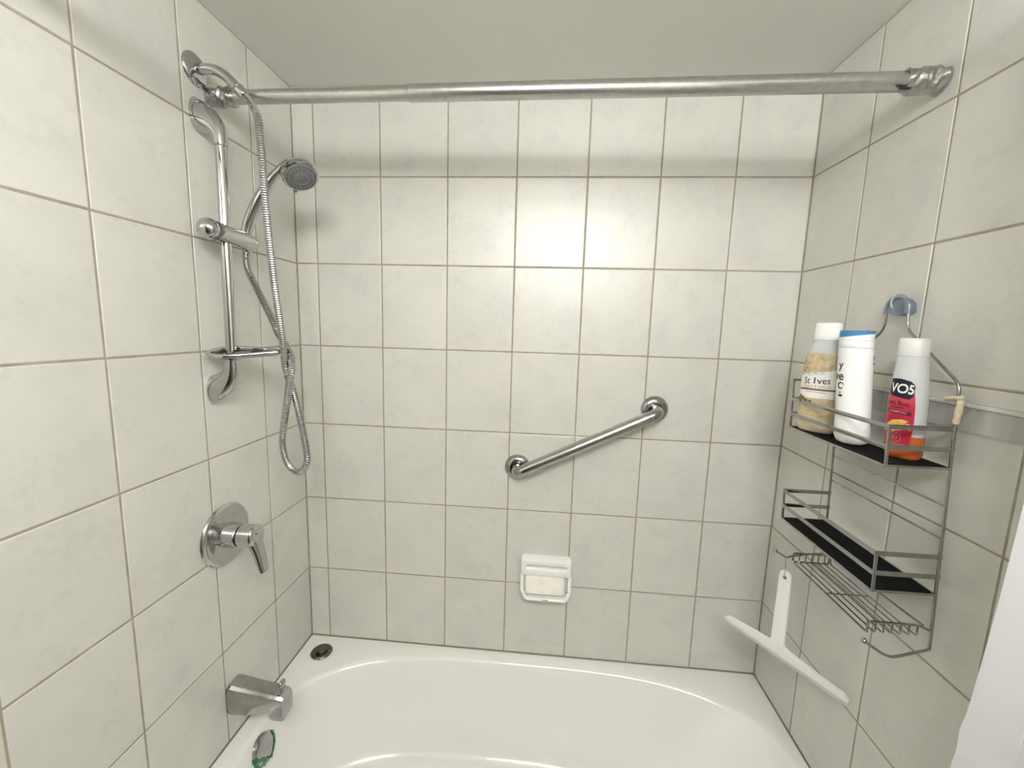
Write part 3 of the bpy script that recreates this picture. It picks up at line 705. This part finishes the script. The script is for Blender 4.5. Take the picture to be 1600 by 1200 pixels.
def tier(zb, zl, zu, extra=None):
    # bottom frame
    pts = filletpath([Pn(XI, zb), Pn(XO, zb), Pd(XO, zb), Pd(XI, zb)], 0.004, 3)
    b = MB(); b.tube(pts, WR, 10); b.tube([Pn(XI, zb), Pd(XI, zb)], WR, 8); b.build('basket_frame', M['caddy'], t)
    for z in (zl, zu):
        for a, c in ((Pn(XI + 0.004, z), Pn(XO, z)), (Pn(XO, z), Pd(XO, z)), (Pd(XO, z), Pd(XI + 0.004, z))):
            b = MB(); b.strip(a, c, 0.0086, 0.0018); b.build('rail', M['caddy'], t)
    for P in (Pn, Pd):
        b = MB(); top = zu + 0.003 if not (extra and P is Pd) else extra
        b.tube([P(XO + 0.0022, zb), P(XO + 0.0022, top)], WR * 1.2, 10); b.build('post', M['caddy'], t)
    if extra:
        b = MB(); b.strip(Pd(XO, extra), Pd(XI, extra), 0.005, 0.0018); b.build('rail', M['caddy'], t)
    # ribbed foam mat
    n = 13; prof = []
    xs0, xs1 = XO + 0.004, XI - 0.004
    for k in range(n):
        w_ = (xs1 - xs0) / n; xa = xs0 + k * w_
        prof += [(xa + w_ * 0.08, 0.0034), (xa + w_ * 0.25, 0.0046), (xa + w_ * 0.75, 0.0046), (xa + w_ * 0.92, 0.0034)]
    ring = [(xs0, 0.0)] + prof + [(xs1, 0.0)]
    yn, yd = yc(zb) - HW + 0.004, yc(zb) + HW - 0.004
    rs = [[Vector((x, y, zb - 0.001 + z)) for x, z in ring] for y in (yn, yd)]
    MB().rings(rs).build('mat', M['mat'], t, angle=20)
ZT = 1.2705
tier(ZT, 1.3030, 1.3380, extra=1.383)
tier(1.0475, 1.0800, 1.1155)
for z in (1.2055, 1.1475):
    b = MB(); b.tube([Pd(XI + 0.001, z), Pn(XI + 0.001, z)], WR * 0.8, 8); b.build('cross_wire', M['caddy'], t)
# wire soap tray
zs_, zst = 0.967, 0.988
ysn, ysd = yc(zs_) - HW + 0.006, yc(zs_) + HW - 0.052
xa, xb_ = XO + 0.004, XI - 0.022
b = MB()
b.tube(filletpath([Pn(XI, 0.981), (XI - 0.018, ysn, zst), (xa, ysn, zst), (xa, ysn, zs_)], 0.006, 4), WR * 0.9, 8)
b.tube(filletpath([(xa, ysn, zst), (xa, ysn, zs_), (xa, ysd, zs_), (xa, ysd, zst), (xb_, ysd, zst), (xb_, ysd, zs_), (xa, ysd, zs_)], 0.004, 3), WR * 0.9, 8)
b.tube([(xb_, ysd, zst), Pd(XI, 0.985)], WR * 0.8, 8)
b.tube([(xb_ + 0.012, ysn, zst), (xb_, ysd, zst)], WR * 0.8, 8)
b.build('soap_tray_frame', M['caddy'], t)
for k in range(7):
    x = xa + (xb_ + 0.004 - xa) * k / 6
    pth = filletpath([(x, ysn, zst), (x, ysn, zs_), (x, ysd, zs_), (x, ysd, zst)], 0.004, 3)
    b = MB(); b.tube(pth, WR * 0.62, 8); b.build('tray_wire', M['caddy'], t)
ym = (ysn + ysd) / 2
b = MB(); b.tube([(xa, ym, zs_ - 0.0018), (xb_ + 0.004, ym, zs_ - 0.0018)], WR * 0.62, 8); b.build('tray_wire', M['caddy'], t)
# hooks with ball tips
zh = 0.948
b = MB()
b.tube(filletpath([Pn(XI, zh), (1.315, yc(zh) - HW - 0.028, zh - 0.001), (1.283, yc(zh) - HW - 0.018, zh + 0.018)], 0.018, 6), WR, 10)
b.ball((1.281, yc(zh) - HW - 0.017, zh + 0.0195), 0.0048); b.build('hook', M['caddy'], t)
b = MB()
b.tube(filletpath([Pd(XI, 0.966), (1.330, -0.262, zh + 0.004), (1.318, -0.2665, zh + 0.001), (1.294, -0.262, zh + 0.014)], 0.01, 5), WR, 10)
b.ball((1.292, -0.2615, zh + 0.0155), 0.0045); b.build('hook', M['caddy'], t)
# cream tie wrapped round the near upright
zt0 = 1.355
b = MB(); b.lathe(Pn(XI, 1.347), (0, -0.06, 1), [(0, 0.0030), (0.004, 0.0052), (0.012, 0.0046), (0.022, 0.0054), (0.032, 0.0046), (0.040, 0.0052), (0.043, 0.0030)], 12)
b.tube(spline([Pn(XI - 0.004, 1.386) + Vector((0, 0.020, 0.000)), Pn(XI - 0.005, 1.390) + Vector((0, 0.008, 0)), Pn(XI - 0.005, 1.391) + Vector((0, -0.006, 0.001)), Pn(XI - 0.002, 1.394) + Vector((0, -0.012, 0.001))], 4), [0.0012] + [0.0034] * 11 + [0.001], 8)
o = b.build('cord_tie', M['twine'], t); o['label'] = 'cream cord tied round the near caddy upright'

# ------------------------------------------------------------------ bottles on the top tier
ZM = ZT + 0.0039
def section_pt(C, U, N, a, bb, n, th):
    c, s = math.cos(th), math.sin(th)
    return C + U * a * math.copysign(abs(c) ** (2 / n), c) + N * bb * math.copysign(abs(s) ** (2 / n), s)
class Bottle:
    """prof: (height, half width, half depth); faces N"""
    def __init__(self, base, N, prof, n=2.4, lean=(0, 0)):
        self.base = Vector(base); self.N = Vector((N[0], N[1], 0)).normalized(); self.U = Vector((-self.N.y, self.N.x, 0)); self.prof = prof; self.n = n; self.lean = lean; self.zo = 0.0
    def ab(self, z):
        p = self.prof
        if z <= p[0][0]: return p[0][1], p[0][2]
        for q, r in zip(p, p[1:]):
            if z <= r[0]:
                t_ = (z - q[0]) / max(1e-9, r[0] - q[0]); return q[1] + (r[1] - q[1]) * t_, q[2] + (r[2] - q[2]) * t_
        return p[-1][1], p[-1][2]
    def C(self, z): return self.base + Vector((self.lean[0] * z, self.lean[1] * z, z))
    def ring(self, z, grow=0.0, sg=48):
        a, bb = self.ab(z)
        return [section_pt(self.C(z), self.U, self.N, a + grow, bb + grow, self.n, 2 * pi * j / sg) for j in range(sg)]
    def solid(self, z0, z1, grow=0.0):
        zs = sorted({z0, z1, *[p[0] for p in self.prof if z0 < p[0] < z1], *[z0 + (z1 - z0) * k / 14 for k in range(15)]})
        return MB().rings([self.ring(z, grow) for z in zs])
    def surf(self, u_, z, eps):
        """point on the front surface, u_ = arc-like angle position (-1..1 quarter turns)"""
        z += self.zo; a, bb = self.ab(z); th = pi / 2 - u_ * pi / 2
        return section_pt(self.C(z), self.U, self.N, a + eps, bb + eps, self.n, th)
    def patch(self, uL, uR, zb, zt, eps, nu=30, nz=16, mb=None):
        f = lambda v, s: v(s) if callable(v) else v
        mb = mb or MB(); vs = []; fs = []
        for i in range(nz + 1):
            for j in range(nu + 1):
                s, q = j / nu, i / nz
                z = f(zb, s) + (f(zt, s) - f(zb, s)) * q
                l_, r_ = f(uL, q), f(uR, q)
                vs.append(self.surf(l_ + (r_ - l_) * s, z, eps))
        for i in range(nz):
            for j in range(nu):
                k = i * (nu + 1) + j; fs.append((k, k + 1, k + nu + 2, k + nu + 1))
        return mb.add(vs, fs)
    def poly(self, outline, eps, mb=None):
        """fan polygon of (u, z) points laid on the surface"""
        mb = mb or MB(); o2 = []
        for k, p in enumerate(outline):
            q = outline[(k + 1) % len(outline)]
            m_ = max(1, int(abs(q[0] - p[0]) / 0.06))
            o2 += [(p[0] + (q[0] - p[0]) * i / m_, p[1] + (q[1] - p[1]) * i / m_) for i in range(m_)]
        outline = o2; n_ = len(outline); cu = sum(p[0] for p in outline) / n_; cz_ = sum(p[1] for p in outline) / n_
        F = (0.2, 0.4, 0.6, 0.8, 1.0)
        vs = [self.surf(cu, cz_, eps)]
        for f in F: vs += [self.surf(cu + (p[0] - cu) * f, cz_ + (p[1] - cz_) * f, eps) for p in outline]
        fs = []
        for k in range(n_):
            k2 = (k + 1) % n_
            fs.append((0, 1 + k, 1 + k2))
            for r in range(len(F) - 1): fs.append((1 + r * n_ + k, 1 + (r + 1) * n_ + k, 1 + (r + 1) * n_ + k2, 1 + r * n_ + k2))
        return mb.add(vs, fs)
    def text(self, body, u0, z0, h, squeeze, eps, slant=0.0, bold=0.0, rise=0.0, mb=None):
        """lettering h tall, centred on (u0, z0), wrapped on the surface"""
        cu = bpy.data.curves.new('lettering', 'FONT'); cu.body = body; cu.align_x = 'CENTER'; cu.align_y = 'CENTER'; cu.size = 1.0; cu.offset = bold; cu.shear = slant
        ob = bpy.data.objects.new('lettering', cu); col.objects.link(ob)
        dg = bpy.context.evaluated_depsgraph_get(); dg.update()
        me = bpy.data.meshes.new_from_object(ob.evaluated_get(dg))
        bm = bmesh.new(); bm.from_mesh(me); bmesh.ops.triangulate(bm, faces=bm.faces)
        for _ in range(2): bmesh.ops.subdivide_edges(bm, edges=[e for e in bm.edges if e.calc_length() > 0.16], cuts=1)
        a, bb = self.ab(z0); k = h * squeeze
        arc = (a + bb) / 2 * pi / 2
        for v in bm.verts:
            v.co = self.surf(u0 + v.co.x * k / arc, z0 + v.co.y * h + rise * v.co.x * k, eps)
        (mb or MB())
        mb = mb or MB(); mb.bm(bm)
        bpy.data.objects.remove(ob); bpy.data.curves.remove(cu); bpy.data.meshes.remove(me)
        return mb
def toward_cam(p, turn=0.0):
    v = Vector((CAM.x - p[0], CAM.y - p[1], 0)).normalized(); a = math.radians(turn)
    return (v.x * math.cos(a) - v.y * math.sin(a), v.x * math.sin(a) + v.y * math.cos(a))
def flat(mb, name, mat, parent): return mb.build(name, mat, parent, smooth=True, flipfix=False)

# 1: tan body wash
c = (1.3285, -0.2930, ZM)
t = thing('body_wash_bottle', 'tan oatmeal body wash bottle with white cap and white slanted label', 'bottle', c, 'bottles on the top caddy tier')
B1 = Bottle(c, toward_cam(c, -24), [(0, 0.033, 0.018), (0.003, 0.0365, 0.0205), (0.012, 0.0385, 0.0222), (0.06, 0.0390, 0.0228), (0.12, 0.0382, 0.0225), (0.150, 0.0368, 0.0220), (0.172, 0.0335, 0.0210), (0.188, 0.0285, 0.0200), (0.198, 0.0250, 0.0190), (0.206, 0.0240, 0.0190), (0.240, 0.0232, 0.0186), (0.242, 0.0215, 0.0172)], 2.4)
B1.solid(0, 0.172).build('body', M['tan_wash'], t)
B1.solid(0.172, 0.2045).build('shoulder', M['milky'], t)
bcap = MB(); bcap.rings([B1.ring(0.2048, 0.0006), B1.ring(0.206, 0.0012), B1.ring(0.238, 0.0010), B1.ring(0.2405, 0.0), B1.ring(0.242, -0.0015)]); bcap.build('cap', M['white_plastic'], t)
B1.zo = 0.006
flat(B1.patch(-0.88, 0.88, 0.030, lambda s: 0.160 + 0.010 * math.sin(pi * s), 0.0005), 'label', M['tan_label'], t)
lab = flat(B1.patch(-0.82, 0.82, lambda s: 0.068 + 0.004 * s, lambda s: 0.116 + 0.022 * s, 0.0011), 'label_panel', M['paper'], t)
flat(B1.text('St Ives', 0.0, 0.1085, 0.0205, 0.72, 0.0016, bold=0.004, rise=0.10), 'lettering', M['dark_print'], lab)
flat(B1.text('SOOTHING', 0.03, 0.0955, 0.0085, 0.92, 0.0016, rise=0.06), 'lettering', M['tan_print'], lab)
flat(B1.patch(-0.60, 0.66, lambda s: 0.0865 + 0.002 * s, lambda s: 0.0905 + 0.002 * s, 0.0016, 16, 1), 'printed_band', M['brown_print'], lab)
flat(B1.patch(-0.26, 0.32, 0.0830, 0.0843, 0.0016, 8, 1), 'printed_line', M['tan_print'], lab)
mb = MB()
for k in range(3): B1.poly([(-0.22 + 0.17 * k - 0.10, 0.1195 + 0.0022 * k), (-0.22 + 0.17 * k, 0.1235 + 0.002 * k + 0.002 * (k % 2)), (-0.22 + 0.17 * k + 0.11, 0.1202 + 0.0022 * k)], 0.0015, mb)
o = flat(mb, 'printed_hills', M['sky_print'], lab)
rg = random.Random(11); mb = MB()
for u_, z_, r_ in ((-0.62, 0.066, 0.8), (-0.50, 0.071, 1.0), (-0.36, 0.068, 0.9), (-0.52, 0.062, 0.9), (-0.24, 0.0635, 0.8), (-0.10, 0.0615, 0.7)):
    B1.poly([(u_ + 0.085 * r_ * math.cos(a) * rg.uniform(0.8, 1.15), z_ + 0.0052 * r_ * math.sin(a) * rg.uniform(0.8, 1.15)) for a in [i * pi / 5 for i in range(10)]], 0.0016 + r_ * 0.0002, mb)
o = flat(mb, 'printed_nuts', M['brown_print'], lab)
mb = MB(); rg = random.Random(5)
for k in range(9):
    u_, z_ = rg.uniform(-0.74, -0.34), rg.uniform(0.126, 0.158)
    B1.poly([(u_ + 0.045 * math.cos(a), z_ + 0.0018 * math.sin(a) * rg.uniform(0.5, 1.4)) for a in [i * pi / 3 for i in range(6)]], 0.0010, mb)
o = flat(mb, 'printed_flakes', M['brown_print'], t); o['kind'] = 'stuff'
mb = MB()
for dz in (-0.0042, 0.0, 0.0042):
    B1.poly([(0.34 + 0.17 * math.cos(a), 0.150 + dz + 0.0013 * math.sin(a) + 0.0035 * math.cos(a)) for a in [i * pi / 6 for i in range(12)]], 0.0010, mb)
flat(mb, 'printed_seal', M['cream_print'], t)
mb = MB()
B1.patch(-0.5, 0.35, lambda s: 0.0535 - 0.002 * s, lambda s: 0.0550 - 0.002 * s, 0.0011, 12, 1, mb)
flat(mb, 'printed_line', M['cream_print'], t)

# 2: white bottle, blue cap
c = (1.3325, -0.3985, ZM)
t = thing('lotion_bottle', 'plain white round bottle with a slanted blue cap top', 'bottle', c, 'bottles on the top caddy tier')
B2 = Bottle(c, toward_cam(c, -78), [(0, 0.012, 0.012), (0.002, 0.0205, 0.0205), (0.006, 0.0255, 0.0255), (0.014, 0.0285, 0.0285), (0.025, 0.0292, 0.0292), (0.060, 0.0288, 0.0288), (0.12, 0.0283, 0.0283), (0.186, 0.0280, 0.0280), (0.200, 0.0278, 0.0278), (0.226, 0.0276, 0.0276)], 2.0, lean=(-0.030, 0.075))
B2.solid(0, 0.1915).build('body', M['white_plastic'], t)
b = MB(); b.rings([B2.ring(0.192, -0.0004), B2.ring(0.1925, 0.0), B2.ring(0.206, 0.0)]); b.build('collar', M['white_plastic'], t)
# cap with a slanted blue top
r0 = B2.ring(0.2064, -0.0002); r1 = []; r2 = []
sl_dir = Vector((0.80, -0.60, 0))
for p in B2.ring(0.21, 0.0):
    q = p - B2.C(0.21); k = (q.x * sl_dir.x + q.y * sl_dir.y) / 0.0286
    r1.append(Vector((p.x, p.y, B2.base.z + 0.2155 + 0.0045 * k)))
b = MB(); b.rings([r0, r1]); b.build('cap', M['white_plastic'], t)
top = [Vector((p.x, p.y, B2.base.z + 0.2238 + 0.0006 * math.sin(i))) for i, p in enumerate(r1)]
cc = sum(top, Vector()) / len(top)
b = MB(); b.rings([[p + Vector((0, 0, 0.0002)) for p in r1], [p.lerp(cc, 0.0) for p in top], [p.lerp(cc, 0.04) + Vector((0, 0, 0.0012)) for p in top], [p.lerp(cc, 0.5) + Vector((0, 0, 0.0016)) for p in top]]); b.build('cap_top', M['blue'], t)
mb = MB(); B2.text('y', 0.33, 0.157, 0.022, 1.0, 0.0007, bold=0.012, mb=mb); B2.text('ve', 0.24, 0.135, 0.024, 1.0, 0.0007, bold=0.012, mb=mb)
flat(mb, 'lettering', M['dark_print'], t)
mb = MB(); ri = []
for k in range(22):
    a = 0.3 + 1.75 * pi * k / 21; ri.append((a, 0.0068 - 0.0018 * k / 21))
vs = []; fs = []
for k, (a, r_) in enumerate(ri):
    wd = 0.0005 + 0.0010 * math.sin(pi * k / 21)
    for s in (-1, 1): vs.append(B2.surf(0.36 + (r_ + s * wd) * math.cos(a) / 0.0452, 0.116 + (r_ + s * wd) * math.sin(a), 0.0007))
for k in range(21): fs.append((2 * k, 2 * k + 1, 2 * k + 3, 2 * k + 2))
mb.add(vs, fs); flat(mb, 'printed_swirl', M['dark_print'], t)
mb = MB(); B2.poly([(0.36 + 0.12 * math.cos(a), 0.097 + 0.0022 * math.sin(a)) for a in [i * pi / 5 for i in range(10)]], 0.0007, mb); B2.poly([(0.34 + 0.05 * math.cos(a), 0.103 + 0.0012 * math.sin(a)) for a in [i * pi / 5 for i in range(10)]], 0.0007, mb)
flat(mb, 'printed_mark', M['navy'], t)
for z_, h_ in ((0.170, 0.006), (0.160, 0.0045), (0.040, 0.006)):
    flat(B2.patch(1.66, 1.78, z_, z_ + h_, 0.0006, 4, 1), 'printed_edge_mark', M['dark_print'], t)

# 3: milky shampoo bottle with an orange remainder
c = (1.3640, -0.4800, ZM)
t = thing('shampoo_bottle', 'milky shampoo bottle with red label and a little orange liquid left', 'bottle', c, 'bottles on the top caddy tier')
B3 = Bottle(c, toward_cam(c, -27), [(0, 0.0225, 0.016), (0.003, 0.0255, 0.0190), (0.010, 0.0272, 0.0205), (0.05, 0.0278, 0.0210), (0.10, 0.0270, 0.0208), (0.135, 0.0250, 0.0204), (0.165, 0.0218, 0.0198), (0.182, 0.0202, 0.0192), (0.186, 0.0197, 0.0190), (0.212, 0.0190, 0.0186), (0.214, 0.0178, 0.0172)], 2.3, lean=(-0.02, 0.03))
B3.solid(0, 0.042).build('liquid_fill', M['orange'], t)
B3.solid(0.042, 0.182).build('body', M['milky'], t)
b = MB(); b.rings([B3.ring(0.1822, 0.0002), B3.ring(0.184, 0.0010), B3.ring(0.210, 0.0008), B3.ring(0.2125, 0.0), B3.ring(0.214, -0.001)]); b.build('cap', M['cap_plastic'], t)
lab = flat(B3.patch(lambda q: -0.60 + 0.06 * q, lambda q: 0.36 + 0.12 * math.sin(pi * (0.10 + 0.75 * q)), 0.0275, 0.122, 0.0006), 'label', M['red'], t)
badge = flat(B3.poly([(-0.50, 0.120), (-0.45, 0.1415), (-0.05, 0.1425), (0.28, 0.1385), (0.43, 0.132), (0.38, 0.113), (0.24, 0.107), (-0.16, 0.110), (-0.42, 0.113)], 0.0011), 'badge', M['navy'], t)
flat(B3.text('VO5', 0.0, 0.1245, 0.0225, 0.64, 0.0017, slant=0.12, bold=0.025, rise=-0.06), 'lettering', M['paper'], badge)
flat(B3.text('Extra Body', -0.10, 0.0985, 0.0115, 0.58, 0.0011, bold=0.012, rise=-0.06), 'lettering', M['maroon'], lab)
flat(B3.patch(-0.32, 0.12, 0.0905, 0.0918, 0.0011, 8, 1), 'printed_line', M['maroon'], lab)
band = flat(B3.patch(-0.50, 0.36, lambda s: 0.0815 - 0.003 * s, lambda s: 0.0880 - 0.003 * s, 0.0011, 14, 1), 'printed_band', M['maroon'], lab)
flat(B3.text('SHAMPOO', -0.07, 0.0833, 0.0052, 0.85, 0.0016, bold=0.008, rise=-0.06), 'lettering', M['pink_print'], lab)
mb = MB()
B3.poly([(-0.55, 0.046), (-0.42, 0.058), (-0.18, 0.0675), (0.10, 0.071), (0.30, 0.0685), (0.12, 0.066), (0.22, 0.060), (0.10, 0.052), (-0.12, 0.048), (-0.35, 0.0475)], 0.0011, mb)
B3.poly([(0.10, 0.066), (0.34, 0.064), (0.50, 0.056), (0.30, 0.0605)], 0.0012, mb); B3.poly([(0.08, 0.060), (0.30, 0.058), (0.44, 0.051), (0.24, 0.0555)], 0.0012, mb)
flat(mb, 'printed_lock', M['gold'], lab)
def ringpatch(B, u0, z0, r0_, r1_, eps, mb, arc=31.0):
    vs = []; fs = []; n_ = 28
    for k in range(n_):
        a = 2 * pi * k / n_
        for r_ in (r0_, r1_): vs.append(B.surf(u0 + r_ * math.cos(a) * arc / 1.3, z0 + r_ * math.sin(a), eps))
    for k in range(n_): k2 = (k + 1) % n_; fs.append((2 * k, 2 * k + 1, 2 * k2 + 1, 2 * k2))
    mb.add(vs, fs)
mb = MB(); ringpatch(B3, -0.10, 0.0375, 0.0040, 0.0048, 0.0012, mb); ringpatch(B3, -0.10, 0.0375, 0.0083, 0.0089, 0.0012, mb); ringpatch(B3, -0.10, 0.0375, 0.0002, 0.0020, 0.0012, mb)
flat(mb, 'printed_ring', M['pink_print'], lab)

# ------------------------------------------------------------------ squeegee hanging on the deep hook
t = thing('squeegee', 'white plastic squeegee hanging by a wire from the caddy hook', 'squeegee', (1.318, -0.266, 0.70))
E0, E1 = Vector((1.251, -0.137, 0.698)), Vector((1.409, -0.393, 0.698))
bd = (E1 - E0).normalized(); mid = E0.lerp(E1, 0.475); fn = Vector((-0.85, -0.527, 0)).normalized()
if fn.dot(CAM - mid) < 0: fn = -fn
def sq(u_, z, v): return mid + bd * u_ + Vector((0, 0, z)) + fn * v
htop = 0.912 - mid.z
out_h = [(-0.021, 0.002)]                              # T-shaped outline: handle + arms
L0, L1 = (E0 - mid).length, (E1 - mid).length
left_arm = [(-L0, -0.006), (-L0 + 0.012, 0.004), (-L0 * 0.55, 0.008), (-0.050, 0.012), (-0.022, 0.0155), (-0.0155, 0.022)]
right_arm = [(0.0155, 0.022), (0.022, 0.0155), (0.050, 0.012), (L1 * 0.55, 0.008), (L1 - 0.012, 0.004), (L1, -0.006)]
capn = [(0.0145 * math.cos(a), htop - 0.0145 + 0.0145 * math.sin(a)) for a in [pi - pi * k / 10 for k in range(11)]]
bot = [(L1, -0.012), (L1 * 0.5, -0.012), (0, -0.012), (-L0 * 0.5, -0.012), (-L0, -0.012)]
outline = left_arm + capn + right_arm + bot
def plate(outl, v0, v1, name, mat, parent, inset=0.0015):
    bm = bmesh.new()
    lo = [bm.verts.new(sq(u_, z, v0)) for u_, z in outl]
    f = bm.faces.new(lo)
    ex = bmesh.ops.extrude_face_region(bm, geom=[f]); vs = [g for g in ex['geom'] if isinstance(g, bmesh.types.BMVert)]
    bmesh.ops.translate(bm, vec=fn * (v1 - v0), verts=vs)
    bmesh.ops.recalc_face_normals(bm, faces=bm.faces)
    es = [e for e in bm.edges if len(e.link_faces) == 2 and max(len(fc.verts) for fc in e.link_faces) > 6]
    bmesh.ops.bevel(bm, geom=es, offset=inset, segments=2, affect='EDGES', profile=0.5)
    b = MB(); b.bm(bm); return b.build(name, mat, parent, angle=45)
plate(outline, -0.0045, 0.0045, 'handle_and_arms', M['white_plastic'], t)
b = MB(); b.add([sq(-L0 + 0.001, -0.0115, -0.0015), sq(L1 - 0.001, -0.0115, -0.0015), sq(L1 - 0.001, -0.022, -0.001), sq(-L0 + 0.001, -0.022, -0.001), sq(-L0 + 0.001, -0.0115, 0.002), sq(L1 - 0.001, -0.0115, 0.002), sq(L1 - 0.001, -0.022, 0.001), sq(-L0 + 0.001, -0.022, 0.001)],
      [(0, 1, 2, 3), (4, 5, 6, 7), (0, 1, 5, 4), (3, 2, 6, 7), (0, 3, 7, 4), (1, 2, 6, 5)]); b.build('rubber_blade', M['blade'], t, smooth=False)
eye = sq(0.0, htop - 0.018, 0.0046)
b = MB(); b.lathe(eye - fn * 0.0008, fn, [(0, 0.0112), (0.0020, 0.0102), (0.0020, 0.0082), (0.0002, 0.0066)], 28, False, False); b.build('eye_ring', M['white_plastic'], t)
b = MB(); b.lathe(eye - fn * 0.0002, fn, [(0, 0.0046), (0.0006, 0.0042)], 20); b.build('eye_hole', M['grey_plastic'], t)
hk = Vector((1.318, -0.2665, zh + 0.0035))
b = MB(); b.tube(spline([eye + fn * 0.0012 + Vector((0, 0, -0.003)), eye + fn * 0.003 + Vector((0, 0, 0.006)), eye.lerp(hk, 0.55) + fn * 0.002, hk + fn * 0.003, hk + Vector((0, 0, 0.0008)), hk - fn * 0.003 + Vector((0, 0, -0.002))], 5), 0.0008, 8); b.build('hanging_wire', M['wire'], t)

# ------------------------------------------------------------------ shower curtain, drawn to the right
t = thing('shower_curtain', 'white vinyl shower curtain bunched at the right wall end', 'curtain', (1.34, -0.76, RIM))
nz, nu = 60, 150
ztop, zbot = 1.945, 0.412
vs = []; fs = []
for i in range(nz + 1):
    z = ztop + (zbot - ztop) * i / nz
    fl = max(0.0, min(1.0, (1.45 - z) / 0.5))
    xe = 1.282 - 0.032 * fl
    dent = math.exp(-((z - 0.985) / 0.020) ** 2)
    for j in range(nu + 1):
        s = j / nu
        x = xe + (1.4165 - xe) * s
        ph = s * 2 * pi * 1.35
        amp = 0.036
        y = -0.757 - amp * math.sin(ph) * (0.55 + 0.45 * math.cos(1.7 * s)) - 0.004 * math.sin(7 * z + 5 * s)
        x += 0.010 * math.sin(ph * 2 + 0.6) * min(1, 6 * s) * (1 - s)
        # horizontal crease on the leading fold
        cz_ = 0.998 - 0.055 * min(1, s / 0.33)
        cr = math.exp(-((z - cz_) / 0.014) ** 2) * max(0, 1 - s / 0.38)
        cr2 = math.exp(-((z - cz_ + 0.030) / 0.016) ** 2) * max(0, 1 - s / 0.38)
        y += 0.013 * cr * min(1, 0.15 + 6 * s) - 0.010 * cr2 * min(1, 0.15 + 6 * s)
        vs.append(Vector((min(x, 1.4185), y, z)))
for i in range(nz):
    for j in range(nu):
        k = i * (nu + 1) + j; fs.append((k, k + 1, k + nu + 2, k + nu + 1))
b = MB(); b.add(vs, fs); b.build('curtain_sheet', M['curtain'], t, flipfix=False, angle=180)
for k in range(5):
    x = 1.315 + 0.022 * k
    ring = [Vector((x + 0.004 * math.sin(a), -0.757 + 0.021 * math.cos(a), 1.962 + 0.024 * math.sin(a))) for a in [2 * pi * i / 24 for i in range(24)]]
    closed_tube(ring, 0.0016, 8).build('ring', M['chrome'], t)
tr = thing('curtain_rail', 'chrome outer curtain rail over the tub edge, carrying the white curtain', 'rod', ((XL + XR) / 2, -0.757, 1.972))
b = MB(); b.lathe((XL + 0.002, -0.757, 1.972), (1, 0, 0), [(0, 0.012), (XR - XL - 0.004, 0.012)], 20); b.build('rail_tube', M['chrome'], tr)
for x, s in ((XL + 0.0005, 1), (XR - 0.0005, -1)):
    b = MB(); b.lathe((x, -0.757, 1.972), (s, 0, 0), [(0, 0.028), (0.004, 0.028), (0.012, 0.016), (0.02, 0.0135)], 24); b.build('end_flange', M['chrome'], tr)
